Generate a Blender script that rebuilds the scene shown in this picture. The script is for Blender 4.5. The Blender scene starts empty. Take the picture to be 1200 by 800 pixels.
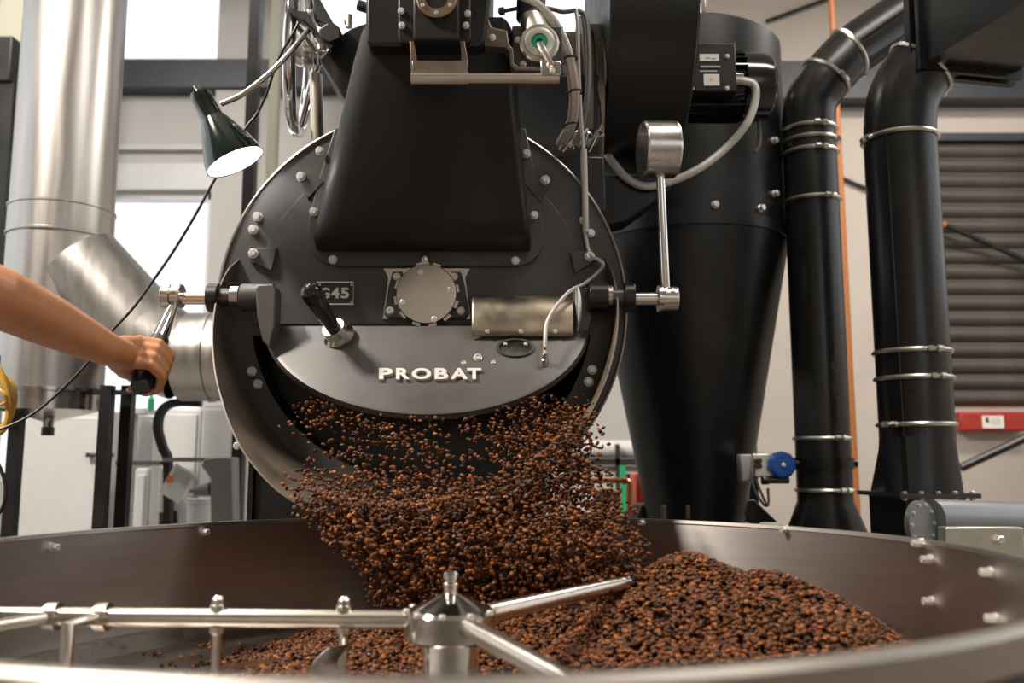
import bpy, bmesh, math, random
import numpy as np
from mathutils import Vector as V, Matrix, Quaternion
random.seed(7); rng = np.random.default_rng(7)
PI = math.pi
C = bpy.context.scene.collection
S = bpy.context.scene

# ------------------------------------------------------------------ camera, world, lights, exposure
FP = 1049.0; PITCH = 0.1316; ZC = 1.03
cam_d = bpy.data.cameras.new('camera'); cam = bpy.data.objects.new('camera', cam_d); C.objects.link(cam)
cam.location = (0, 0, ZC); cam.rotation_euler = (PI/2 + PITCH, 0, 0)
cam_d.sensor_width = 36; cam_d.lens = FP/1200*36; cam_d.clip_start = 0.05
cam_d.dof.use_dof = True; cam_d.dof.focus_distance = 1.9; cam_d.dof.aperture_fstop = 3.2
S.camera = cam
S.view_settings.view_transform = 'Standard'; S.view_settings.look = 'None'
S.view_settings.gamma = 1; S.view_settings.use_curve_mapping = False
S.view_settings.exposure = 0.0
W = bpy.data.worlds.new('overcast_sky'); S.world = W; W.use_nodes = True
W.node_tree.nodes['Background'].inputs[0].default_value = (0.93, 0.97, 1.0, 1)
W.node_tree.nodes['Background'].inputs[1].default_value = 1.35

def area(name, loc, target, sx, sy, power, col=(1, 1, 1)):
    l = bpy.data.lights.new(name, 'AREA'); l.shape = 'RECTANGLE'; l.size = sx; l.size_y = sy
    l.energy = power; l.color = col
    o = bpy.data.objects.new(name, l); C.objects.link(o); o.location = loc
    o.rotation_euler = (V(target) - V(loc)).to_track_quat('-Z', 'Y').to_euler()
    return o
area('key_lamp_light', (-2.5, 0.8, 4.1), (-0.1, 1.8, 1.0), 0.45, 0.45, 250, (1, .91, .80))
area('fill_light', (1.5, 1.0, 4.1), (1.5, 1.0, 0), 1.6, 0.5, 60, (1, .93, .84))  # unseen overhead fill lights, added to brighten the hall
area('fill_light', (-2.2, 3.2, 4.1), (-2.2, 3.2, 0), 1.6, 0.5, 60, (1, .95, .9))
area('fill_light', (2.6, 3.6, 4.1), (2.6, 3.6, 0), 1.6, 0.5, 110, (1, .93, .85))

# ------------------------------------------------------------------ pixel helpers (frame 1200x800)
cp, sp = math.cos(PITCH), math.sin(PITCH)
def ray(px, py):
    x = (px-600)/FP; y = (400-py)/FP
    return V((x, cp - y*sp, sp + y*cp))
def at(px, py, Y):
    d = ray(px, py); t = Y/d.y
    return V((d.x*t, Y, ZC + d.z*t))
def atz(px, py, z):
    d = ray(px, py); t = (z-ZC)/d.z
    return V((d.x*t, d.y*t, z))
def rayplane(px, py, P, N):
    d = ray(px, py); t = (P - V((0, 0, ZC))).dot(N)/d.dot(N)
    return V((0, 0, ZC)) + d*t
def ppm(Y): return FP/Y          # pixels per metre at a depth

# ------------------------------------------------------------------ materials
M = {}
def mat(name, col, rough=.5, metal=0., noise=0., nscale=30., stretch=(1, 1, 1), bump=0., bscale=60., coat=0., rvar=0., spec=.5, emit=None, estr=0):
    m = bpy.data.materials.new(name); m.use_nodes = True; nt = m.node_tree
    b = nt.nodes['Principled BSDF']
    b.inputs['Roughness'].default_value = rough; b.inputs['Metallic'].default_value = metal
    b.inputs['Coat Weight'].default_value = coat; b.inputs['Specular IOR Level'].default_value = spec
    c4 = (*col, 1); b.inputs['Base Color'].default_value = c4
    tc = nt.nodes.new('ShaderNodeTexCoord'); mp = nt.nodes.new('ShaderNodeMapping')
    mp.inputs['Scale'].default_value = stretch
    nt.links.new(tc.outputs['Object'], mp.inputs['Vector'])
    n = nt.nodes.new('ShaderNodeTexNoise'); n.inputs['Scale'].default_value = nscale; n.inputs['Detail'].default_value = 5
    nt.links.new(mp.outputs[0], n.inputs['Vector'])
    if noise > 0:
        mx = nt.nodes.new('ShaderNodeMix'); mx.data_type = 'RGBA'
        mx.inputs[6].default_value = tuple(max(0, c*(1-noise)) for c in col) + (1,)
        mx.inputs[7].default_value = tuple(min(1, c*(1+noise)) for c in col) + (1,)
        rm = nt.nodes.new('ShaderNodeMapRange'); rm.inputs[1].default_value = .3; rm.inputs[2].default_value = .7
        nt.links.new(n.outputs['Fac'], rm.inputs[0]); nt.links.new(rm.outputs[0], mx.inputs[0])
        nt.links.new(mx.outputs[2], b.inputs['Base Color'])
    if rvar > 0:
        rm2 = nt.nodes.new('ShaderNodeMapRange'); rm2.inputs[1].default_value = .3; rm2.inputs[2].default_value = .7
        rm2.inputs[3].default_value = max(.03, rough-rvar); rm2.inputs[4].default_value = min(1, rough+rvar)
        nt.links.new(n.outputs['Fac'], rm2.inputs[0]); nt.links.new(rm2.outputs[0], b.inputs['Roughness'])
    if bump > 0:
        n2 = nt.nodes.new('ShaderNodeTexNoise'); n2.inputs['Scale'].default_value = bscale; n2.inputs['Detail'].default_value = 4
        nt.links.new(mp.outputs[0], n2.inputs['Vector'])
        bp = nt.nodes.new('ShaderNodeBump'); bp.inputs['Strength'].default_value = bump; bp.inputs['Distance'].default_value = .002
        nt.links.new(n2.outputs['Fac'], bp.inputs['Height']); nt.links.new(bp.outputs[0], b.inputs['Normal'])
    if emit:
        b.inputs['Emission Color'].default_value = (*emit, 1); b.inputs['Emission Strength'].default_value = estr
    M[name] = m; return m
mat('black_paint', (.0065, .0065, .0068), .38, noise=.3, nscale=8, bump=.12, bscale=300, rvar=.06)
mat('plate_paint', (.060, .0585, .056), .42, noise=.22, nscale=7, bump=.08, bscale=200, rvar=.07)
mat('door_paint', (.085, .080, .074), .40, noise=.14, nscale=9, bump=.05, bscale=150, rvar=.06)
mat('chute_metal', (.12, .095, .072), .48, metal=.15, noise=.35, nscale=9, rvar=.1)
mat('drum_dark', (.004, .0035, .003), .7)
mat('duct_paint', (.016, .016, .016), .30, noise=.2, nscale=6, rvar=.06)
mat('black_gloss', (.008, .008, .009), .16, coat=.3)
mat('black_rubber', (.012, .012, .012), .45)
mat('dark_steel', (.10, .095, .09), .35, metal=.8, noise=.2)
mat('steel', (.62, .59, .55), .24, metal=1, noise=.08, nscale=20, rvar=.06)
mat('bolt_steel', (.80, .78, .75), .30, metal=.6)
mat('throat_paint', (.016, .016, .0165), .40, noise=.15, nscale=10, spec=.25)
mat('brushed_steel', (.70, .67, .64), .40, metal=1, noise=.06, nscale=7, stretch=(1, 1, 12))
mat('rim_steel', (.42, .385, .345), .38, metal=1, noise=.05)
mat('polished_steel', (.70, .67, .63), .11, metal=1, noise=.04)
mat('plate_edge', (.34, .315, .28), .3, metal=.9)
mat('conduit', (.66, .64, .60), .38, metal=.35)
mat('tube_steel', (.66, .60, .53), .28, metal=1, noise=.06, nscale=30)
mat('chrome', (.85, .84, .83), .07, metal=1)
mat('insulated_pipe', (.50, .475, .45), .36, metal=1, noise=.10, nscale=5, stretch=(6, 6, .4), rvar=.05)
mat('zinc', (.70, .68, .60), .35, metal=1, noise=.1)
mat('brass', (.36, .27, .18), .35, metal=1, noise=.15)
mat('bronze_sheet', (.50, .43, .33), .36, metal=1, noise=.22, nscale=18, rvar=.08)
mat('copper_brown', (.20, .155, .12), .36, metal=.7, noise=.2)
mat('copper', (.55, .25, .12), .35, metal=1)
mat('green_seal', (.0, .16, .09), .4)
mat('cable_grey', (.50, .47, .43), .45)
mat('cable_dark', (.16, .145, .13), .5)
mat('white_paint', (.66, .65, .63), .5, noise=.04)
mat('white_lacquer', (.60, .60, .59), .3, noise=.03)
mat('grey_paint', (.22, .22, .215), .5)
mat('light_grey', (.48, .48, .475), .5)
mat('motor_grey', (.33, .35, .37), .32, metal=.3)
mat('wall_beige', (.47, .42, .37), .8, noise=.06, nscale=3, bump=.1, bscale=30)
mat('wall_white', (.47, .455, .435), .75, noise=.04, nscale=3)
mat('shutter_paint', (.075, .065, .054), .45, metal=.3, noise=.18, nscale=4)
mat('beam_paint', (.022, .026, .034), .45, noise=.2)
mat('floor_concrete', (.22, .20, .18), .55, noise=.2, nscale=4, bump=.1)
mat('orange_paint', (.38, .13, .03), .5)
mat('red_paint', (.36, .03, .018), .45, noise=.1)
mat('blue_plastic', (.005, .10, .42), .4)
mat('green_plastic', (.02, .42, .17), .4)
mat('yellow_hose', (.62, .34, .05), .45)
mat('paper', (.80, .78, .74), .7)
mat('orange_print', (.75, .22, .06), .6)
mat('grey_print', (.45, .44, .43), .6)
mat('yellow_print', (.85, .50, .03), .6)
mat('rust_wood', (.30, .17, .08), .7, noise=.3)
mat('letter_metal', (.80, .76, .72), .3, metal=.35)
mat('badge_dark', (.03, .03, .032), .5, bump=.6, bscale=900)
mat('sight_glass', (.02, .018, .015), .05, coat=1)
mat('lamp_green_black', (.006, .012, .011), .12, coat=.6)
mat('lamp_inner', (.9, .9, .9), .4)
mat('bulb', (1, 1, 1), .4, emit=(1, .97, .94), estr=14)
mat('lamp_panel', (1, 1, 1), .4, emit=(1, .95, .88), estr=6)
mat('skin', (.47, .205, .092), .45, noise=.10, nscale=25, bump=.15, bscale=220)
mat('nail', (.62, .36, .27), .3)
mat('shirt', (.05, .055, .065), .85, noise=.1, bump=.2, bscale=300)
mat('denim', (.03, .05, .10), .85, noise=.15, bump=.2, bscale=300)
mat('hair', (.02, .012, .008), .6)
M['skin'].node_tree.nodes['Principled BSDF'].inputs['Subsurface Weight'].default_value = .12
M['skin'].node_tree.nodes['Principled BSDF'].inputs['Subsurface Radius'].default_value = (.01, .004, .002)

def glass_mat():
    m = bpy.data.materials.new('window_glass'); m.use_nodes = True; nt = m.node_tree; nt.nodes.clear()
    o = nt.nodes.new('ShaderNodeOutputMaterial'); mx = nt.nodes.new('ShaderNodeMixShader')
    t = nt.nodes.new('ShaderNodeBsdfTransparent'); g = nt.nodes.new('ShaderNodeBsdfGlossy'); g.inputs['Roughness'].default_value = .03
    mx.inputs[0].default_value = .05; nt.links.new(t.outputs[0], mx.inputs[1]); nt.links.new(g.outputs[0], mx.inputs[2])
    nt.links.new(mx.outputs[0], o.inputs[0]); M['window_glass'] = m
glass_mat()
def brushed(name, rot, amount):
    nt = M[name].node_tree; b = nt.nodes['Principled BSDF']; t = nt.nodes.new('ShaderNodeTangent'); t.direction_type = 'RADIAL'; t.axis = 'Z'
    b.inputs['Anisotropic'].default_value = amount; b.inputs['Anisotropic Rotation'].default_value = rot; nt.links.new(t.outputs[0], b.inputs['Tangent'])
brushed('brushed_steel', .25, .82)
def perforated_mat():
    m = mat('perforated_steel', (.34, .31, .28), .38, metal=1); nt = m.node_tree; b = nt.nodes['Principled BSDF']
    tc = nt.nodes.new('ShaderNodeTexCoord'); vo = nt.nodes.new('ShaderNodeTexVoronoi'); vo.inputs['Scale'].default_value = 170
    vo.inputs['Randomness'].default_value = .15
    nt.links.new(tc.outputs['Object'], vo.inputs['Vector'])
    r = nt.nodes.new('ShaderNodeMapRange'); r.inputs[1].default_value = .22; r.inputs[2].default_value = .32
    mx = nt.nodes.new('ShaderNodeMix'); mx.data_type = 'RGBA'; mx.inputs[6].default_value = (.01, .01, .01, 1); mx.inputs[7].default_value = (.34, .31, .28, 1)
    nt.links.new(vo.outputs['Distance'], r.inputs[0]); nt.links.new(r.outputs[0], mx.inputs[0]); nt.links.new(mx.outputs[2], b.inputs['Base Color'])
perforated_mat()
def bean_mat(name, per_object):
    m = bpy.data.materials.new(name); m.use_nodes = True; nt = m.node_tree; b = nt.nodes['Principled BSDF']
    b.inputs['Roughness'].default_value = .40; b.inputs['Specular IOR Level'].default_value = .32
    if per_object:
        a = nt.nodes.new('ShaderNodeObjectInfo'); src = a.outputs['Random']
    else:
        a = nt.nodes.new('ShaderNodeAttribute'); a.attribute_name = 'tint'; src = a.outputs['Fac']
    r = nt.nodes.new('ShaderNodeValToRGB'); e = r.color_ramp.elements
    e[0].position = 0; e[0].color = (.016, .0045, .0015, 1); e[1].position = 1; e[1].color = (.36, .120, .027, 1)
    k = r.color_ramp.elements.new(.55); k.color = (.105, .033, .0085, 1)
    nt.links.new(src, r.inputs[0]); nt.links.new(r.outputs[0], b.inputs['Base Color']); M[name] = m
bean_mat('bean', True); bean_mat('bean_many', False)

# ------------------------------------------------------------------ mesh helpers
class MB:
    def __init__(s): s.v = []; s.f = []
    def add(s, vs, fs):
        o = len(s.v); s.v += [V(p) for p in vs]; s.f += [tuple(i+o for i in f) for f in fs]; return s
    def box(s, c, size, rot=None):
        hx, hy, hz = [k/2 for k in size]; R = rot or Matrix.Identity(3)
        pts = [V(c) + R @ V((x*hx, y*hy, z*hz)) for x in (-1, 1) for y in (-1, 1) for z in (-1, 1)]
        return s.add(pts, [(0, 1, 3, 2), (4, 6, 7, 5), (0, 4, 5, 1), (2, 3, 7, 6), (0, 2, 6, 4), (1, 5, 7, 3)])
    def box2(s, a, b):
        a, b = V(a), V(b); return s.box((a+b)/2, [abs(b[i]-a[i]) for i in range(3)])
    def lathe(s, prof, o, axis, n=32, ref=None, a0=0, a1=2*PI):
        ax = V(axis).normalized(); r = V(ref) if ref else (V((0, 0, 1)) if abs(ax.z) < .9 else V((1, 0, 0)))
        u = (r - ax*r.dot(ax)).normalized(); w = ax.cross(u); o = V(o)
        full = abs(a1-a0-2*PI) < 1e-6; m = n if full else n+1
        vs = []
        for k in range(m):
            t = a0 + (a1-a0)*k/n; d = u*math.cos(t) + w*math.sin(t)
            vs += [o + ax*h + d*rr for rr, h in prof]
        L = len(prof); fs = []
        for k in range(n):
            a = k*L; b = ((k+1) % m)*L
            for j in range(L-1): fs.append((a+j, b+j, b+j+1, a+j+1))
        return s.add(vs, fs)
    def cyl(s, p0, p1, r0, r1=None, n=24, cap=True):
        p0, p1 = V(p0), V(p1); h = (p1-p0).length; r1 = r0 if r1 is None else r1
        pr = [(r0, 0), (r1, h)]
        if cap: pr = [(1e-5, 0)] + pr + [(1e-5, h)]
        return s.lathe(pr, p0, p1-p0, n)
    def tube(s, path, r, n=12, cap=True, flat=None):
        P = [V(p) for p in path]; L = len(P); rs = r if isinstance(r, (list, tuple)) else [r]*L
        T = [(P[min(i+1, L-1)] - P[max(i-1, 0)]).normalized() for i in range(L)]
        u = T[0].orthogonal().normalized(); vs = []
        if flat: u = (V(flat) - T[0]*V(flat).dot(T[0])).normalized()
        for i in range(L):
            u = (u - T[i]*u.dot(T[i])).normalized(); w = T[i].cross(u)
            for k in range(n):
                a = 2*PI*k/n; vs.append(P[i] + (u*math.cos(a) + w*math.sin(a))*rs[i])
        fs = [(i*n+k, i*n+(k+1) % n, (i+1)*n+(k+1) % n, (i+1)*n+k) for i in range(L-1) for k in range(n)]
        if cap: fs += [tuple(range(n-1, -1, -1)), tuple((L-1)*n+k for k in range(n))]
        return s.add(vs, fs)
    def prism(s, poly, d):
        d = V(d); n = len(poly); P = [V(p) for p in poly]
        return s.add(P + [p+d for p in P], [tuple(range(n)), tuple(range(2*n-1, n-1, -1))] + [(i, i+n, (i+1) % n+n, (i+1) % n) for i in range(n)])
    def loft(s, rings, closed=True, cap=True):
        n = len(rings[0]); vs = [p for r in rings for p in r]; fs = []
        for i in range(len(rings)-1):
            for k in range(n if closed else n-1):
                fs.append((i*n+k, i*n+(k+1) % n, (i+1)*n+(k+1) % n, (i+1)*n+k))
        if cap: fs += [tuple(range(n-1, -1, -1)), tuple((len(rings)-1)*n+k for k in range(n))]
        return s.add(vs, fs)

def rootloc(o):
    l = V((0, 0, 0))
    while o is not None: l = l + o.location; o = o.parent
    return l
def setp(o, label=None, cat=None, group=None, kind=None):
    if label: o['label'] = label
    if cat: o['category'] = cat
    if group: o['group'] = group
    if kind: o['kind'] = kind
    return o
def link_mesh(name, me, m, parent=None, loc=(0, 0, 0)):
    o = bpy.data.objects.new(name, me); C.objects.link(o); o.location = loc
    if m is not None and not me.materials: me.materials.append(M[m])
    if parent is not None: o.parent = parent
    return o
def build(mb, name, m, parent=None, smooth=True, bevel=0, label=None, angle=35, seg=2):
    me = bpy.data.meshes.new(name)
    if parent is not None: off = rootloc(parent)
    else:
        xs = [p.x for p in mb.v]; ys = [p.y for p in mb.v]; zs = [p.z for p in mb.v]
        off = V(((min(xs)+max(xs))/2, (min(ys)+max(ys))/2, min(zs)))
    me.from_pydata([tuple(p-off) for p in mb.v], [], mb.f)
    bm = bmesh.new(); bm.from_mesh(me); bmesh.ops.remove_doubles(bm, verts=bm.verts, dist=2e-5)
    bmesh.ops.recalc_face_normals(bm, faces=bm.faces); bm.to_mesh(me); bm.free()
    if smooth:
        me.polygons.foreach_set('use_smooth', [True]*len(me.polygons)); me.set_sharp_from_angle(angle=math.radians(angle))
    o = link_mesh(name, me, m, parent, (0, 0, 0) if parent is not None else off)
    if bevel:
        b = o.modifiers.new('bevel', 'BEVEL'); b.width = bevel; b.segments = seg; b.limit_method = 'ANGLE'; b.angle_limit = math.radians(40)
    if label: o['label'] = label
    return o
def thing(name, loc, label, cat, group=None):
    o = bpy.data.objects.new(name, None); C.objects.link(o); o.location = loc; o.empty_display_size = .1
    return setp(o, label, cat, group)
def struct(mb, name, m, parent=None, **k):
    o = build(mb, name, m, parent, smooth=False, **k); o['kind'] = 'structure'; return o
def crv(pts, n=8):
    P = [V(p) for p in pts]; P = [2*P[0]-P[1]] + P + [2*P[-1]-P[-2]]; out = []
    for i in range(1, len(P)-2):
        for k in range(n):
            t = k/n; a, b, c, d = P[i-1], P[i], P[i+1], P[i+2]
            out.append(.5*((2*b) + (c-a)*t + (2*a-5*b+4*c-d)*t*t + (3*b-a-3*c+d)*t**3))
    return out + [P[-2]]
# shared bolt meshes (unit radius)
def bolt_mesh(hexa):
    mb = MB(); n = 6 if hexa else 12
    mb.lathe([(1.15, -.3), (1.15, .15), (1e-4, .15)], (0, 0, 0), (0, 0, 1), 14)
    if hexa: mb.lathe([(1.0, .1), (1.0, .8), (.8, .95), (1e-4, .95)], (0, 0, 0), (0, 0, 1), 6)
    else: mb.lathe([(1.0, .1), (1.0, .75), (.85, .95), (.5, .95), (.5, .5), (1e-4, .5)], (0, 0, 0), (0, 0, 1), 12)
    me = bpy.data.meshes.new('bolt'); me.from_pydata([tuple(p) for p in mb.v], [], mb.f)
    bm = bmesh.new(); bm.from_mesh(me); bmesh.ops.remove_doubles(bm, verts=bm.verts, dist=2e-4); bmesh.ops.recalc_face_normals(bm, faces=bm.faces); bm.to_mesh(me); bm.free()
    me.materials.append(M['bolt_steel']); return me
BOLT = {True: bolt_mesh(True), False: bolt_mesh(False)}
def bolt(p, n, r, parent, hexa=True, name='bolt', h=1.0):
    o = link_mesh(name, BOLT[hexa], None, parent, V(p) - rootloc(parent))
    o.rotation_euler = V(n).to_track_quat('Z', 'Y').to_euler(); o.scale = (r, r, r*h); return o
def text_pts(ch, depth):
    cu = bpy.data.curves.new('txt', 'FONT'); cu.body = ch; cu.extrude = depth; cu.offset = .034; cu.resolution_u = 4
    o = bpy.data.objects.new('txt', cu); C.objects.link(o); dg = bpy.context.evaluated_depsgraph_get(); dg.update()
    me = o.evaluated_get(dg).to_mesh(); v = [V(x.co) for x in me.vertices]; f = [tuple(p.vertices) for p in me.polygons]
    o.evaluated_get(dg).to_mesh_clear(); bpy.data.objects.remove(o); bpy.data.curves.remove(cu)
    x0 = min(p.x for p in v); x1 = max(p.x for p in v); y0 = min(p.y for p in v); y1 = max(p.y for p in v)
    return [((p.x-x0)/(x1-x0), (p.y-y0)/(y1-y0), 0 if p.z < 0 else 1) for p in v], f
def letter(ch, box, fn, normal, h, m, parent, name='letter'):
    x0, y0, x1, y1 = box; v, f = text_pts(ch, .1); mb = MB()
    mb.add([fn(x0+(x1-x0)*a, y1+(y0-y1)*b) + V(normal)*(h*c - .0008) for a, b, c in v], f)
    return build(mb, name, m, parent, smooth=False)

# ================================================================== SETTING
YW = 5.6; CEIL = 4.6
def wall_holes(mb, x0, x1, z0, z1, y, th, holes):
    xs = sorted({x0, x1} | {h[i] for h in holes for i in (0, 1)}); zs = sorted({z0, z1} | {h[i] for h in holes for i in (2, 3)})
    for a, b in zip(xs, xs[1:]):
        for c, d in zip(zs, zs[1:]):
            if any(h[0] <= (a+b)/2 <= h[1] and h[2] <= (c+d)/2 <= h[3] for h in holes): continue
            mb.box2((a, y, c), (b, y+th, d))
X = lambda px, Y=YW: at(px, 400, Y).x
Zp = lambda py, Y=YW: at(600, py, Y).z
struct(MB().box2((-4.6, -3.6, -.1), (4.6, 6.0, 0)), 'floor', 'floor_concrete')
struct(MB().box2((-4.6, -3.6, CEIL), (4.6, 6.0, CEIL+.1)), 'ceiling', 'wall_white')
ztop = 4.35; zb = Zp(80)
hi = [(-3.3, X(246), zb, ztop), (X(330), X(480), zb, ztop), (X(545), X(735), zb, ztop)]
lo = (-3.3, X(243), .9, Zp(223))
mbw = MB(); wall_holes(mbw, -4.5, X(780), 0, CEIL, YW, .2, hi+[lo])
struct(mbw, 'wall_back', 'wall_white')
mbw = MB(); wall_holes(mbw, X(780), 4.5, 0, CEIL, YW, .2, [])
struct(mbw, 'wall_back_right', 'wall_beige')
for k, h in enumerate(hi + [lo]):
    mb = MB(); t = .05
    for a, b in (((h[0], h[2]), (h[0]+t, h[3])), ((h[1]-t, h[2]), (h[1], h[3])), ((h[0], h[2]), (h[1], h[2]+t)), ((h[0], h[3]-t), (h[1], h[3]))):
        mb.box2((a[0], YW+.04, a[1]), (b[0], YW+.12, b[1]))
    w = struct(mb, 'window_%d' % (k+1), 'white_paint')
    build(MB().box2((h[0]+t, YW+.07, h[2]+t), (h[1]-t, YW+.08, h[3]-t)), 'pane', 'window_glass', w, smooth=False)
# left wall, right wall, wall behind the photographer with one unseen window opening
def side_wall(name, x, m, holes, no):
    t_ = MB(); wall_holes(t_, -3.6, 5.8, 0, CEIL, 0, .2, holes)
    sw = MB().add([V((x + v.y, v.x, v.z)) for v in t_.v], t_.f); struct(sw, name, m)
    for i, h in enumerate(holes):
        mb = MB(); n = 3
        for q in range(n+1):
            yy = h[0] + (h[1]-h[0]-.05)*q/n; mb.box2((x+.06, yy, h[2]), (x+.14, yy+.05, h[3]))
        for zz in (h[2], h[3]-.05): mb.box2((x+.06, h[0], zz), (x+.14, h[1], zz+.05))
        w = struct(mb, 'window_%d' % (no+i), 'white_paint')
        build(MB().box2((x+.095, h[0]+.04, h[2]+.04), (x+.105, h[1]-.04, h[3]-.04)), 'pane', 'window_glass', w, smooth=False)
side_wall('wall_left', -4.6, 'wall_white', [(0.6, 5.2, 1.5, 4.3)], 6)
side_wall('wall_right', 4.4, 'wall_beige', [(0.4, 4.6, 1.9, 4.3)], 7)
mbw = MB(); wall_holes(mbw, -4.6, 4.6, 0, CEIL, -3.6, .2, [(.8, 3.4, 1.6, 3.4)])
struct(mbw, 'wall_front', 'wall_beige')
mb = MB()
for a in (.8, 2.05, 3.35): mb.box2((a, -3.55, 1.6), (a+.05, -3.45, 3.4))
for a in (1.6, 3.35): mb.box2((.8, -3.55, a), (3.4, -3.45, a+.05))
w = struct(mb, 'window_5', 'white_paint')
build(MB().box2((.85, -3.51, 1.65), (3.35, -3.50, 3.35)), 'pane', 'window_glass', w, smooth=False)
# dark rails across the back wall
struct(MB().box2((-3.4, YW-.14, Zp(112)), (X(404), YW+.0, Zp(80))), 'trim_1', 'beam_paint')
struct(MB().box2((X(905), YW-.16, Zp(126)), (4.4, YW, Zp(84))), 'trim_2', 'beam_paint')
struct(MB().box2((-3.2, YW-.05, Zp(178)), (X(243), YW, Zp(172))), 'trim_3', 'light_grey')
struct(MB().box2((-3.2, YW-.03, Zp(223)), (X(243), YW, Zp(193))), 'trim_5', 'white_lacquer')
struct(MB().box2((X(246), YW-.10, 0), (X(291), YW, CEIL)), 'trim_4', 'wall_white')
# black and pale vertical posts beside the window
p = at(297, 100, 4.2)
setp(build(MB().box2((p.x-.026, 4.17, 0), (p.x+.026, 4.23, CEIL)), 'steel_post', 'black_paint', smooth=False), 'tall narrow black steel post behind the clip lamp', 'post')
p = at(322, 100, 4.6)
setp(build(MB().box2((p.x-.026, 4.57, 0), (p.x+.026, 4.63, CEIL)), 'pale_post', mat('pale_yellow', (.40, .39, .30), .5) and 'pale_yellow', smooth=False), 'slim pale yellow-green post behind the chrome handwheel', 'post')
p = at(3, 300, 4.4)
setp(build(MB().box2((p.x-.09, 4.36, 0), (p.x+.035, 4.44, CEIL)), 'pale_post', 'pale_yellow', smooth=False), 'pale yellow-green post beside the silver flue pipe', 'post')
# black equipment box left of the flue
p0, p1 = at(-60, 130, 4.2), at(22, 47, 4.2)
sb = thing('switch_box', (p0.x, 4.2, 0), 'black switch box on a stand left of the silver flue pipe', 'electrical box')
build(MB().box2((p0.x, 4.15, at(0, 100, 4.2).z), (p1.x, 4.3, p1.z)), 'box', 'black_paint', sb, bevel=.01)
build(MB().box2((p0.x, 4.17, 0), (at(5, 300, 4.2).x, 4.23, at(0, 100, 4.2).z)), 'post', 'black_paint', sb, smooth=False)
build(MB().cyl(at(8, 112, 4.2), at(8, 132, 4.2), .03), 'knob', 'black_rubber', sb)
# roller shutter, one part per slat
sx0, sx1, sz0, sz1 = X(1098), 4.38, Zp(476), Zp(168)
sh = MB().box2((sx0-.03, YW-.06, sz1), (sx1, YW, sz1+.05)); sh.box2((sx0-.06, YW-.07, sz0), (sx0, YW, sz1+.05))
d1 = struct(sh, 'door_1', 'beam_paint')
ns = 17; hh = (sz1-sz0)/ns; me = None
for k in range(ns):
    if me is None:
        prof = [(0, 0), (-.012, .1), (-.03, .3), (-.034, .55), (-.022, .8), (-.004, .93), (-.004, 1.0)]
        mb = MB().loft([[V((x, a, b*hh)) for a, b in prof] for x in (0, sx1-sx0)], closed=False, cap=False)
        me = bpy.data.meshes.new('slat'); me.from_pydata([tuple(v) for v in mb.v], [], mb.f); me.materials.append(M['shutter_paint'])
        me.polygons.foreach_set('use_smooth', [True]*len(me.polygons))
    o = link_mesh('slat', me, None, d1, V((sx0, YW-.004, sz0+k*hh)) - rootloc(d1))
# diagonal dark braces and orange riser on the beige wall
def rod(name, a, b, r, m, label, cat='brace'):
    return setp(build(MB().cyl(a, b, r, n=10), name, m), label, cat)
rod('brace_rod', at(898, 25, YW-.02), at(1010, -16, YW-.02), .012, 'black_paint', 'thin dark brace rod high on the beige wall above the cyclone')
rod('brace_rod', at(978, 205, YW-.02), at(1060, 240, YW-.02), .013, 'black_paint', 'dark brace rod on the beige wall between the two black ducts')
br = rod('brace_rod', at(1104, 262, YW-.1), at(1225, 315, YW-.1), .017, 'black_paint', 'dark brace rod with an orange end crossing the roller shutter')
build(MB().cyl(at(1102, 261, YW-.1), at(1108, 264, YW-.1), .02, n=10), 'end_cap', 'orange_paint', br)
rod('handle_bar', at(1126, 548, 4.6), at(1230, 500, 4.6), .022, 'black_paint', 'dark slanted bar in front of the beige wall below the red box', 'bar')
rod('riser_pipe', at(974, 0, 4.9)*1 + V((0, 0, .6)), V((at(974, 0, 4.9).x+.004, 4.9, 0)), .018, 'orange_paint', 'thin orange riser pipe behind the narrow black duct', 'pipe')
# red box with white label
rb = thing('alarm_box', at(1160, 505, YW), 'red wall box with a white label under the roller shutter', 'box')
build(MB().box2(at(1126, 505, YW-.1), at(1193, 483, YW)), 'case', 'red_paint', rb, bevel=.012)
lb = build(MB().box2(at(1152, 501.5, YW-.106), at(1175, 487, YW-.098)), 'label_plate', 'paper', rb, smooth=False)
build(MB().box2(at(1155.5, 495, YW-.108), at(1158, 489, YW-.104)), 'print', 'black_rubber', lb, smooth=False)
for q in range(3): build(MB().box2(at(1161, 491+q*3, YW-.108), at(1172, 490+q*3, YW-.104)), 'print', 'grey_print', lb, smooth=False)
# unseen housings added around the overhead fill lights
for nm, c, sz in (('over the cooling tray', (1.5, 1.0), (1.6, .5)), ('over the flue pipe', (-2.2, 3.2), (1.6, .5)), ('over the black ducts', (2.6, 3.6), (1.6, .5))):
    t = thing('added_light_housing', (c[0], c[1], 4.12), 'added white fill light housing hanging ' + nm, 'lamp')
    mb = MB()
    for s in (-1, 1):
        mb.box2((c[0]-sz[0]/2-.04, c[1]+s*(sz[1]/2+.03)-.01, 4.08), (c[0]+sz[0]/2+.04, c[1]+s*(sz[1]/2+.03)+.01, 4.2))
    mb.box2((c[0]-sz[0]/2-.04, c[1]-sz[1]/2-.03, 4.18), (c[0]+sz[0]/2+.04, c[1]+sz[1]/2+.03, 4.2))
    build(mb, 'housing', 'white_paint', t, smooth=False)
    for s in (-.5, .5): build(MB().cyl((c[0]+s, c[1], 4.19), (c[0]+s, c[1], CEIL+.01), .006, n=6), 'hanger', 'dark_steel', t)

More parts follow.
